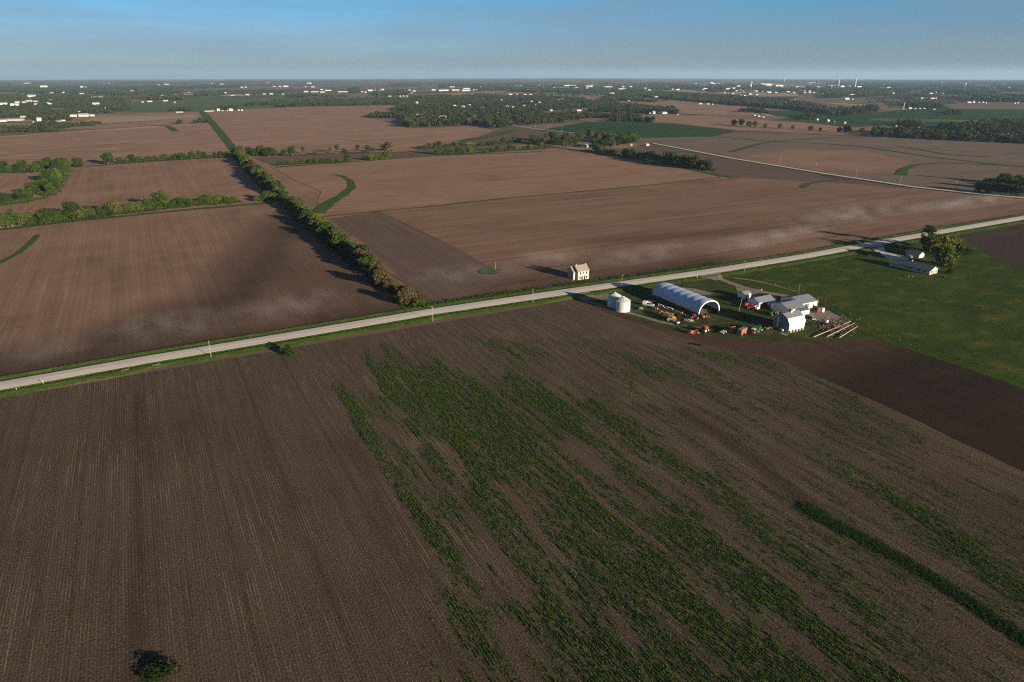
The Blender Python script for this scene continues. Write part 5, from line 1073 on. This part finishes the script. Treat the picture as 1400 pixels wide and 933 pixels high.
wagon(1026, 417, 10, 3.2, 1.8, .9, 1.5, GREYW, 'weathered grey gravity wagon behind the red row', slats=False); wagon(1034.5, 423.5, 8, 2.6, 1.8, .8, 1.7, RIM, 'white box trailer at the mouth of the open machine shed', slats=False, cat='trailer', name='box_trailer')
tractor(1055.5, 431, 200, GRN, 'green tractor in the shade between the machine shed and gambrel barn', s=1.1); tractor(1061, 431.5, 240, REDB, 'red tractor in the shade west of the gambrel barn', cab=False, s=1.05)
# bits and pieces east of the sheds
c = A(1115.5, 427.5); t = empty('stock_trailer', c[0], c[1], 80, z=.2); MB().box(-2, 2, -1.1, 1.1, .5, 2.8).build('body', mat('rusty_brown_boards', (0.13, 0.055, 0.035), var=.3), t); MB().prism([(-1.15, 2.8), (1.15, 2.8), (0, 3.1)], -2.1, 2.1).build('roof', ROOFD, t)
for x in (-.7, .5):
    for y in (-1, 1): wheel(t, x, y, .4, .2)
tag(t, 'tall rusty brown trailer against the end of the largest shed', 'trailer')
c = A(1123.5, 427.5); t = empty('storage_tank', c[0], c[1], 10, z=.2); MB().box(-1, 1, -.8, .8, .3, 2.3).build('tank', WHITE, t).modifiers.new('b', 'BEVEL').width = .12; MB().box(-1, 1, -.7, .7, 0, .3).build('skid', IRON, t); MB().cyl((0, 0, 2.3), (0, 0, 2.45), .3, n=12).build('lid', IRON, t); tag(t, 'bright white upright tank standing alone on the gravel', 'tank')
c = A(1130, 443); t = empty('storage_tank', c[0], c[1], z=.2); MB().cyl((0, 0, .2), (0, 0, 1.5), .7, .7, 18).build('tank', WHITE, t); MB().cyl((0, 0, 1.5), (0, 0, 1.8), .7, .25, 18).build('lid', WHITE, t); MB().box(-.6, .6, -.6, .6, 0, .2).build('skid', IRON, t); tag(t, 'small round white tank beside the brush pile', 'tank')
c = A(1068.5, 453); t = empty('propane_tank', c[0], c[1], 80, z=.12); b = MB(); b.cyl((-.9, 0, .75), (.9, 0, .75), .42, n=16); b.cyl((-1.15, 0, .75), (-.9, 0, .75), .2, .42, 16); b.cyl((.9, 0, .75), (1.15, 0, .75), .42, .2, 16); b.build('tank', WHITE, t)
for x in (-.6, .6): MB().box(x-.1, x+.1, -.3, .3, 0, .45).build('leg', CONC, t)
tag(t, 'white propane tank at the foot of the shaded barn gable', 'tank')
def car(px, py, rz, col, lab):
    c = A(px, py); t = empty('parked_car', c[0], c[1], rz, z=.2); MB().prism([(-2.2, .35), (2.2, .35), (2.2, .8), (1.1, .95), (-2.2, .95)], -.85, .85, axis='y').build('body', col, t); MB().prism([(-1.5, .95), (1.1, .95), (.5, 1.45), (-1.1, 1.45)], -.75, .75, axis='y').build('cab_glass', BLUEG, t); MB().box(-1.05, .45, -.72, .72, 1.45, 1.5).build('roof', col, t)
    for x in (-1.35, 1.35):
        for y in (-.8, .8): wheel(t, x, y, .33, .2)
    tag(t, lab, 'car')
car(1104, 435.5, 15, paint('black_car_paint', (.02, .02, .025)), 'black car parked in front of the low lean-to'); car(1110.5, 437, 60, paint('beige_car_paint', (.4, .38, .33)), 'beige car on the gravel next to the black one')
car(1243, 352.5, 70, paint('silver_car_paint', (.3, .34, .38)), 'grey car in the shade at the end of the ranch driveway')
r_ = random.Random(4)
for i, (a, b_, lab, m) in enumerate([((1112, 462.5), (1163, 442.5), 'longest leaning pole, nearest the barn in the pole pile', mat('reddish_pole', (0.48, 0.34, 0.24), var=.2)), ((1130, 462), (1168, 445), 'middle long grey pole lying on the brush pile', GREYW), ((1147, 463.5), (1172, 449.5), 'easternmost pale pole lying beside the brush pile', CONC), ((1121, 457), (1160, 447), 'dark thin pole half buried in the brush pile', RUST)]):
    p, q = A(*a), A(*b_); t = empty('stored_pole', p[0], p[1], z=.3); v = Vector((q[0]-p[0], q[1]-p[1], .9)); MB().cyl((0, 0, .2), v, .15, .10, 8).build('shaft', m, t)
    u = v.normalized(); MB().cyl(u*.05+Vector((0, 0, .2)), u*.5+Vector((0, 0, .2)), .18, n=8).build('butt_band', IRON, t); tag(t, lab, 'pole', 'poles on the brush pile')
b = MB()
for i in range(700):
    p = A(1143+r_.gauss(0, 10), 446+r_.gauss(0, 5)); h = max(.1, 1.5-.22*math.hypot(p[0]-A(1143, 446)[0], p[1]-A(1143, 446)[1])); a = r_.random()*6.28; L = r_.uniform(.6, 2.2); z = r_.uniform(0, h)+.1
    b.cyl((p[0], p[1], z), (p[0]+L*math.cos(a), p[1]+L*math.sin(a), z+r_.uniform(-.1, .8)), r_.uniform(.07, .2), .04, 4)
tag(b.build('brush_pile', mat('grey_brushwood', (0.17, 0.14, 0.11), var=.4)), 'tangled pile of grey branches and scrap wood east of the barn', 'brush pile', kind='stuff')
c = A(1243, 378); t = MB()
for i in range(30): a = r_.random()*6.28; q = r_.random()*2.2; x, y = c[0]+q*1.6*math.cos(a), c[1]+q*math.sin(a); t.box(x-.3, x+.3, y-.25, y+.25, 0, r_.uniform(.2, .6), rz=r_.uniform(0, 90))
tag(t.build('brick_rubble', mat('red_rubble', (0.20, 0.085, 0.055), var=.3)), 'low heap of reddish rubble on the lawn before the ranch house', 'rubble', kind='stuff')
o = A(1247, 369.5); t = empty('swing_set', o[0], o[1], 20, z=.1); b = MB()
for x in (-2, 2): b.cyl((x, -.9, 0), (x, 0, 2.3), .05, n=5); b.cyl((x, .9, 0), (x, 0, 2.3), .05, n=5)
b.cyl((-2, 0, 2.3), (2, 0, 2.3), .05, n=5); b.build('frame', YEL, t)
for x in (-.8, .7): s_ = MB().box(x-.25, x+.25, -.1, .1, .5, .54).build('seat', IRON, t); q = MB(); q.cyl((x-.22, 0, .54), (x-.22, 0, 2.3), .012, n=3); q.cyl((x+.22, 0, .54), (x+.22, 0, 2.3), .012, n=3); q.build('chain', IRON, s_)
tag(t, 'small yellow swing frame on the ranch house lawn', 'swing set')
# ================================================================ FAR HOUSES, TOWN
HM = {'w': mat('far_white_walls', (.46, .46, .45), rough=.7), 'c': mat('far_cream_walls', (.44, .39, .30), rough=.8), 'g': mat('far_grey_walls', (.42, .43, .43), rough=.8), 'r': mat('far_red_walls', (.42, .14, .10), rough=.8), 'b': mat('far_brown_walls', (.30, .20, .15), rough=.8)}
HR = {'w': mat('far_white_roof', (.36, .37, .38), rough=.6), 'g': mat('far_grey_roof', (.25, .26, .28), rough=.8), 'r': mat('far_red_roof', (.40, .13, .09), rough=.8), 'n': mat('far_brown_roof', (.17, .13, .10), rough=.9)}
CN = {'w': 'white', 'c': 'cream', 'g': 'grey', 'r': 'red', 'b': 'brown'}; RN = {'w': 'pale', 'g': 'grey', 'r': 'red', 'n': 'brown'}
def far_building(px, py, wpx, hpx, wc, rc, flat, label, name, group):
    c = A(px, py); s = mpp(c); w = max(wpx*s*.85, 4); h = max(hpx*s*(.7 if name == 'house' else .6), 3.0); d = min(w*.8, 9+.25*w); HOUSES.append((c[0], c[1], w)); t = empty(name, c[0], c[1], 0)
    if flat:
        MB().box(-w/2, w/2, 0, d, -.5, h).build('wall', HM[wc], t); MB().box(-w/2-.3, w/2+.3, -.3, d+.3, h, h+.5).build('roof', HR[rc], t)
        if w > 30:
            b = MB(); k = int(w/14)
            for i in range(k): x = -w/2+w*(i+.5)/k; b.box(x-1.6, x+1.6, -.12, -.01, .2, min(4, h*.5))
            b.build('doors', HM['g'], t)
            for j in range(min(5, int(w/40))): x = random.uniform(-w*.4, w*.4); MB().box(x-2.2, x+2.2, d*.4, d*.4+4, h+.5, h+2.4).build('roof_unit', HM['g'], t)
    else:
        MB().prism([(0, -.5), (d, -.5), (d, h*.62), (d/2, h), (0, h*.62)], -w/2, w/2).build('wall', HM[wc], t); MB().sheet([(-.4, h*.6), (d/2, h+.1), (d+.4, h*.6)], -w/2-.4, w/2+.4, .25).build('roof', HR[rc], t)
        if mpp(c) < 3.2: MB().box(-.6, .6, -.1, -.01, 0, 2.1).build('door', HM['b'], t)
    t.rotation_euler.z = R_(random.uniform(-14, 14) if name == 'house' else random.uniform(-5, 5)); return tag(t, label, {'house': 'house', 'warehouse': 'warehouse', 'farm_building': 'farm building', 'town_building': 'building'}[name], group)
def cluster(rows, name, group, where, hp=None):
    rows = sorted(rows, key=lambda r: r[0])
    for i, r in enumerate(rows):
        px, py, w = r[:3]; col = r[3] if len(r) > 3 else 'ww'; h = r[4] if len(r) > 4 else max(1.8, min(w*.42, 3.6)); flat = len(r) > 5
        far_building(px, py+.8, w, h, col[0], col[1], flat, f'{CN[col[0]]} {dict(farm_building="farm", town_building="block").get(name, name)} with {RN[col[1]]} roof, {ordn(i+1)} from left {where}', name, group)
cluster([(4, 143, 10, 'gg'), (20, 144, 9, 'gw'), (24, 140, 5), (34, 140, 6, 'wn'), (40, 139, 7), (49, 139, 6, 'cn'), (49, 142.5, 4), (43.5, 132.5, 9), (70, 137, 3), (69, 142, 4), (66, 141, 3), (18, 164.5, 20, 'cw', 2.6), (3, 166, 9, 'gg'), (31, 160, 5), (54, 166, 5, 'ww', 6), (47, 167, 3), (80, 166, 6, 'bn'), (86, 165, 5, 'wg'), (100.5, 159, 8), (114, 159, 11, 'cw', 4.5), (126, 158.5, 5, 'ww', 3), (109, 153, 3), (132, 143, 9, 'gw'), (144, 148, 2)],
        'house', 'houses of the left village', 'in the left village')
cluster([(60, 119, 8), (112, 119.5, 3, 'ww', 3), (118, 119.5, 4), (28, 115, 8, 'wg', 1.6), (38, 115, 7), (143, 114.5, 4), (149, 114.5, 4), (133, 132.5, 14, 'cn', 1.4), (112, 128, 5, 'cn'), (87, 126.5, 3), (71, 127, 3), (163, 124.5, 4), (169, 124.5, 3), (181, 125, 6), (188, 124.5, 5, 'cn'), (195, 139.5, 3), (205, 139, 6, 'cw'), (226.5, 138, 6, 'gg'), (223.5, 131, 5), (239, 140, 2)], 'farm_building', 'distant farm buildings at the upper left', 'beyond the left village')
cluster([(245.7, 153.4, 9, 'ww', 1.7), (285.5, 152, 11, 'ww', 1.8), (292, 151.7, 2), (299, 151.3, 4, 'gg', 5), (304.5, 151.3, 2.5), (311, 151.3, 2), (316, 151.3, 5, 'gg', 5), (326.5, 151, 2.3, 'ww', 2.6), (331, 151, 2.3, 'ww', 2.6)], 'farm_building', 'white farmstead on the field crest', 'beside the green meadow')
cluster([(318.5, 130.5, 5, 'cn'), (338.5, 129.5, 5, 'cw'), (308.5, 126.8, 3), (258.5, 127, 2), (361.5, 128.5, 4), (371, 128.5, 5), (387, 128.5, 3), (289.5, 114.2, 3), (303.5, 115.6, 6, 'wr'), (228, 116, 6), (217, 116.5, 3), (365.7, 113.5, 3), (391, 118.5, 7), (383, 118.3, 4), (375, 118.3, 4), (330.7, 119.3, 3), (336, 119.3, 3), (222, 121.5, 2)], 'farm_building', 'far farms in the upper left middle', 'past the green meadow')
cluster([(418.5, 125.5, 6), (430.5, 125.5, 11, 'ww', 1.8), (441, 126, 7, 'cn'), (440, 122.5, 4), (448.7, 123.6, 9, 'ww', 2), (469, 125.5, 15, 'ww', 1.8), (490.7, 123.6, 2.5), (495, 125.5, 3), (500, 126, 3.5), (506.5, 124, 7), (513, 123.4, 3), (521.5, 125.3, 8), (523, 122.5, 5), (536.5, 123.8, 5), (552, 123.5, 3), (566.5, 124.5, 5), (560, 123, 3), (533, 131.5, 4), (547.5, 131.5, 2.6), (552, 131.3, 2.4), (556.5, 131.3, 2.4), (593, 123, 6), (423, 114.5, 7), (418, 118.8, 2.5), (428, 119, 5), (545.7, 109.9, 4.5), (481, 109.5, 4), (563, 127, 2)], 'farm_building', 'string of buildings along the far highway', 'along the far highway', )
cluster([(570.3, 141.3, 3.3, 'ww', 3.5), (573.6, 158.5, 9, 'wg', 4), (605.7, 161, 12, 'ww', 4.2), (622, 144.5, 5), (634, 146.3, 6.5), (642, 143.5, 4, 'wg'), (661.4, 147.4, 5), (679.7, 154.3, 4.5, 'gw'), (689.5, 154, 2.6), (686.7, 136.8, 5, 'wg'), (694, 145.6, 5), (701.7, 146.4, 4), (748, 138.4, 4), (754, 151.3, 5, 'cn', 3.2), (755.7, 147.7, 3.4), (764, 137, 3), (770, 136.3, 5.5), (792, 151.5, 7, 'ww', 3), (798, 150, 5, 'wg'), (802, 150.5, 6.5), (717, 144, 3, 'cn'), (650, 158.5, 3, 'gg'), (636, 159.3, 2, 'wg'), (727, 138.5, 3, 'wg'), (733, 143, 3, 'cn'), (667, 139.5, 3, 'wg'), (738, 140, 3)],
        'house', 'houses in the central wooded village', 'in the central village')
cluster([(698, 129.3, 6, 'cw'), (707, 129, 2.4), (718, 129.2, 3.5), (725.7, 129, 4), (835.7, 128.3, 4, 'ww', 3), (838.5, 127.5, 4, 'cw', 2.2), (867, 132.2, 5), (898, 132.7, 6.5), (860, 138, 2.3), (958, 142, 6, 'wg'), (968.5, 142.2, 4.5), (974.5, 142.6, 2.3, 'cw'), (854, 130, 2), (757, 127, 5, 'wg', 1.2)], 'farm_building', 'farms between the village and the town', 'on farms before the town')
cluster([(894.5, 155, 4, 'ww', 5), (889, 155, 2.6), (902, 154.5, 3), (909, 155, 9, 'wg', 4), (927, 157, 2)], 'farm_building', 'white farmstead by the dark cedars', 'beside the dark cedars')
cluster([(885.7, 199, 5.2, 'ww', 3.6), (863.2, 198.5, 3.8, 'cn', 3.2), (845.4, 191, 3, 'bn', 5), (801, 201, 9, 'gg', 5.5)], 'house', 'houses in the grove by the side road', 'in the side road grove')
rx = random.Random(77); EXTRA = [(round(rx.uniform(985, 1215), 1), round(rx.uniform(113, 127), 1), rx.choice([2.2, 3, 3.6, 5, 7]), rx.choice(['ww', 'wg', 'cw', 'cn', 'gw', 'wg']), rx.choice([1.2, 1.6, 2.0])) for _ in range(60)]
EXTRA2 = [(round(rx.uniform(600, 985), 1), round(rx.choice([111.5, 112.5, 114, 116.5, 119, 121, 122]), 1), rx.choice([3, 5, 8, 13]), rx.choice(['ww', 'wg', 'cw', 'gw']), rx.choice([1.2, 1.6, 2.0]), 1) for _ in range(45)]
cluster([(607, 123.8, 16, 'ww', 2.2, 1), (623, 123.2, 12, 'cw', 2, 1), (637.5, 123.8, 13, 'ww', 2.2, 1), (650, 123, 7, 'wg', 1.6, 1), (649.3, 115.8, 14, 'cw', 1.8, 1), (660.7, 119.5, 13, 'ww', 2.8, 1), (698.5, 118.8, 42, 'cw', 2.9, 1), (737, 117.3, 22, 'ww', 2, 1), (774, 121, 48, 'cw', 3.2, 1), (781, 118.2, 24, 'cw', 3.5, 1), (742, 120.5, 6.5, 'ww', 3, 1), (784.5, 111.6, 34, 'cw', 1.3, 1), (629, 115.5, 14, 'wg', 1.2, 1), (808, 112, 19, 'cw', 1.3, 1), (805.7, 118.8, 12, 'ww', 3, 1), (803, 122.5, 3, 'ww', 5, 1), (831.5, 119.5, 16, 'wg', 2.6, 1), (850.3, 123, 15, 'cc' if 0 else 'cw', 3.6, 1), (852, 119.7, 4, 'cw', 3.4, 1), (862, 118.5, 6, 'wg', 2, 1), (881.5, 114, 12.5, 'ww', 2, 1), (898.5, 115.8, 19, 'ww', 1.8, 1), (913.3, 113.6, 6, 'ww', 1.6, 1), (928, 113.8, 12, 'wg', 1.4, 1), (881.5, 121.3, 16, 'wg', 2.4, 1), (951.5, 115, 5, 'ww', 2, 1), (961.4, 117.5, 12, 'wg', 1.7, 1), (980, 115.3, 20, 'ww', 2.6, 1), (973, 114, 5, 'ww', 3, 1), (936.5, 119.8, 9, 'wg', 2, 1), (945.7, 120.2, 3, 'ww', 2.6, 1), (927, 122.5, 6, 'ww', 1.8, 1), (725, 120.5, 10, 'wg', 1.6, 1), (820, 114.5, 7, 'wg', 1.5, 1), (888, 123, 5, 'wg', 1.5, 1), (996, 121.5, 9, 'cw', 2, 1)],
        'warehouse', 'warehouses on the far side of the farmland', 'below the horizon')
cluster([(1048, 117, 19, 'cw', 4.2, 1), (1041, 117, 5, 'cw', 5, 1), (1065.7, 118.2, 14, 'cw', 3.6, 1), (1026.5, 119, 3, 'gg', 6, 1), (1020, 120.5, 10, 'wg', 2.5, 1), (1004, 120.8, 6), (1010, 118, 7, 'wg', 2, 1), (1051.5, 126.3, 9, 'ww', 2, 1), (1043, 125, 3, 'wg'), (1078, 125.6, 5), (1085.7, 126.5, 4.2), (1093.5, 123.4, 6, 'ww', 1.8, 1), (1100.7, 126.8, 5, 'cn'), (1107, 126.8, 4.5, 'cn'), (1113, 126.5, 3, 'wg'), (1126.4, 127.7, 4.2), (1094, 119, 17, 'gw', 1.8, 1), (1110, 113.6, 15, 'ww', 1.7, 1), (1135, 118.5, 8, 'ww', 3.4, 1), (1152, 119, 8, 'cw', 3.2, 1), (1161, 118.8, 4, 'wg', 3, 1), (1175, 119.5, 10, 'gw', 2.6, 1), (1182, 118, 5, 'wg', 2, 1), (1121, 113.4, 5, 'ww', 1.2, 1), (1166, 129.8, 11, 'ww', 2, 1), (1158.5, 135.6, 8), (1153, 134.8, 3), (1166, 135.8, 2.4), (1008, 130.5, 4, 'wg'), (1013, 130.3, 5, 'cg'), (1019, 130.5, 5, 'wn'), (1026, 129, 4, 'wg', 3), (1035, 129.5, 5, 'wg'), (1002, 128, 4, 'wg'), (1076, 142.2, 5, 'wg'), (1081, 142.5, 5, 'cg'), (1084.5, 141.5, 3), (1074, 140, 3, 'bn'), (1087, 136.6, 2.5), (1118, 164, 3.2, 'ww', 3), (1133, 165.5, 4, 'gw', 3.5), (1155.7, 168.2, 3.6, 'ww', 2.8), (1141, 166.5, 2, 'bn'), (1032, 158, 4), (1038, 159, 4), (1044, 160, 3, 'wg'), (1173.5, 153.5, 1.8), (1068, 122, 6, 'wg', 1.8, 1)],
        'town_building', 'buildings at the edge of the town', 'in the far town')
cluster([(1262, 134.3, 8, 'wr', 2.4), (1269.3, 134.3, 4), (1277, 134.5, 11.5, 'wr', 2.2), (1245, 148.4, 5, 'ww', 3), (1251.7, 148.5, 2.8), (1258, 148.5, 3, 'gg'), (1264, 148.3, 3), (1277.6, 149.6, 3.2), (1331.7, 139.8, 3, 'ww', 3), (1325.7, 140, 9, 'gg', 2.2), (1339, 140.2, 2.6), (1344.5, 139.8, 3, 'wg'), (1348.5, 140.6, 2.2), (1388, 141.2, 3), (1392, 140.5, 2.5), (1370, 130.8, 11, 'gw', 2, 1), (1381, 131, 7, 'wg', 1.6, 1), (1393, 131.6, 10, 'cw', 1.8, 1), (1386, 127.5, 2.8, 'ww', 2), (1273, 127.8, 6, 'ww', 1.6, 1), (1280, 127, 2.4, 'ww', 2.6), (1289, 128, 2.4), (1269, 122.4, 6, 'wg', 1.5, 1), (1262, 119, 8, 'gw', 1, 1), (1318, 127.3, 3.2), (1350, 117.5, 4), (1358, 120, 7, 'cw', 1.2, 1), (1380, 119.8, 4), (1385, 118.2, 3), (1328, 118, 4), (1225.7, 172.8, 2.4), (1256, 175, 3.5, 'cn'), (1222, 127.5, 4), (1227, 117.5, 4), (1235, 116.5, 3)],
        'town_building', 'buildings at the far right', 'near the right edge')
cluster(EXTRA, 'town_building', 'small blocks across the far town', 'among small far-town blocks')
cluster(EXTRA2, 'warehouse', 'minor sheds of the industrial belt', 'among minor sheds below the horizon')
def chimney_stack(px, py, hpx, lab):
    c = A(px, py); s = mpp(c); t = empty('chimney_stack', c[0], c[1]); h = hpx*s; MB().cyl((0, 0, -1), (0, 0, h), 6.5, 4.0, 14).build('shaft', HM['g'], t); MB().cyl((0, 0, h*.97), (0, 0, h*1.0), 4.6, 4.6, 14).build('cap', HM['w'], t); tag(t, lab, 'chimney', 'tall stacks of the far town')
chimney_stack(1146, 119, 10.5, 'left one of two tall pale stacks over the far town'); chimney_stack(1168.5, 121, 14, 'right and taller one of two stacks over the far town')
def water_tower(px, py, hpx, lab):
    c = A(px, py); s = mpp(c); t = empty('water_tower', c[0], c[1]); h = hpx*s; r = h*.2
    MB().cyl((0, 0, -1), (0, 0, h*.72), r*.35, r*.22, 10).build('column', HM['w'], t); b = MB(); Z = [(.68, .3), (.76, .8), (.84, 1), (.91, .88), (.97, .5), (1.0, .08)]
    for (z0, r0), (z1, r1) in zip(Z[:-1], Z[1:]): b.cyl((0, 0, h*z0), (0, 0, h*z1), r*r0, r*r1, 16)
    b.build('tank', HM['w'], t); tag(t, lab, 'water tower', 'water towers along the horizon')
water_tower(1071.9, 113.5, 6, 'white water tower left of the two tall stacks'); water_tower(1222.4, 112.3, 3, 'tiny white water tower on the horizon right of the stacks'); water_tower(1286.4, 116.5, 4, 'low broad white water tower near the right horizon'); water_tower(1318.5, 122, 6.5, 'tallest bright water tower at the far right'); water_tower(1026.5, 120, 7, 'pale tower standing among the first town blocks')
c = A(1234, 150); s = mpp(c); t = empty('grain_elevator', c[0], c[1]); b = MB(); b.cyl((0, 0, 0), (s*2.0, 0, s*8), 1.0, .8, 6); b.build('elevator_tube', HM['w'], t); MB().cyl((s*2.0, 0, 0), (s*2.0, 0, s*8), .6, .5, 6).build('mast', HM['g'], t); tag(t, 'slanted white grain elevator leg beside the dark copse', 'grain elevator')

build_woods()
# ================================================================ AIR
def haze():
    m = bpy.data.materials.new('thin_morning_haze'); m.use_nodes = True; t = m.node_tree; t.nodes.clear(); o = t.nodes.new('ShaderNodeOutputMaterial'); v = t.nodes.new('ShaderNodeVolumePrincipled')
    v.inputs['Color'].default_value = (0.48, 0.72, 1.0, 1); v.inputs['Density'].default_value = HAZE; v.inputs['Anisotropy'].default_value = 0.1; t.links.new(v.outputs[0], o.inputs['Volume'])
    b = MB(); b.box(-62000, 62000, -62000, 62000, -620, 330); o = b.build('haze', m); o['kind'] = 'stuff'; o['label'] = 'faint blue haze softening the far farmland and town'; o['category'] = 'haze'
HAZE = 3.6e-5
haze()
def dust(px0, py0, px1, py1, n, seed):
    m = bpy.data.materials.get('drifting_dust')
    if not m:
        m = bpy.data.materials.new('drifting_dust'); m.use_nodes = True; t = m.node_tree; t.nodes.clear(); o = t.nodes.new('ShaderNodeOutputMaterial'); v = t.nodes.new('ShaderNodeVolumePrincipled'); v.inputs['Color'].default_value = (.92, .90, .90, 1)
        tc = t.nodes.new('ShaderNodeTexCoord'); L = t.links.new
        ln = t.nodes.new('ShaderNodeVectorMath'); ln.operation = 'LENGTH'; L(tc.outputs['Object'], ln.inputs[0]); f = t.nodes.new('ShaderNodeMapRange'); f.inputs[1].default_value = 1.0; f.inputs[2].default_value = 0.25; L(ln.outputs['Value'], f.inputs[0])
        geo = t.nodes.new('ShaderNodeNewGeometry'); nz = t.nodes.new('ShaderNodeTexNoise'); nz.inputs['Scale'].default_value = 0.075; nz.inputs['Detail'].default_value = 3; L(geo.outputs['Position'], nz.inputs[0]); r = t.nodes.new('ShaderNodeMapRange'); r.inputs[1].default_value = 0.36; r.inputs[2].default_value = 0.80; L(nz.outputs[0], r.inputs[0])
        a = t.nodes.new('ShaderNodeMath'); a.operation = 'MULTIPLY'; L(f.outputs[0], a.inputs[0]); L(r.outputs[0], a.inputs[1]); b_ = t.nodes.new('ShaderNodeMath'); b_.operation = 'MULTIPLY'; b_.inputs[1].default_value = DUST; L(a.outputs[0], b_.inputs[0]); L(b_.outputs[0], v.inputs['Density']); L(v.outputs[0], o.inputs['Volume'])
    a, b = A(px0, py0), A(px1, py1); c = ((a[0]+b[0])/2, (a[1]+b[1])/2); L = math.hypot(b[0]-a[0], b[1]-a[1])/2
    me = bpy.data.meshes.new('dust_cloud'); bm = bmesh.new(); bmesh.ops.create_icosphere(bm, subdivisions=3, radius=1); bm.to_mesh(me); bm.free(); me.materials.append(m)
    o = link(bpy.data.objects.new('dust_cloud', me)); o.location = (c[0], c[1], 4.5); o.scale = (L*1.25, n*1.35, 4.2); o.rotation_euler.z = math.atan2(b[1]-a[1], b[0]-a[0])
    return o
DUST = 0.013
for args, lab in [((-40, 500, 130, 480, 17, 1), 'faint dust drifting over the left field corner'), ((120, 478, 330, 440, 20, 2), 'pale dust hanging over the dark field left of the pole'), ((310, 452, 480, 408, 17, 3), 'pale dust drifting before the end of the long hedgerow'), ((560, 392, 720, 372, 16, 4), 'light dust beside the grass island'),
                  ((700, 372, 800, 352, 17, 5), 'thin dust trailing past the stone house shadow'), ((800, 372, 960, 342, 16, 6), 'thin dust over the field behind the stone house'), ((960, 352, 1130, 318, 16, 7), 'faint dust drifting over the right-hand field'), ((1080, 318, 1240, 284, 24, 8), 'broad pale dust over the field above the ranch house'), ((1230, 296, 1400, 272, 18, 9), 'pale dust drifting near the side road at right')]:
    tag(dust(*args), lab, 'dust cloud', kind='stuff')
# every copy of a crown shares its mesh; nothing hidden, nothing left over
print('objects', len(bpy.data.objects))
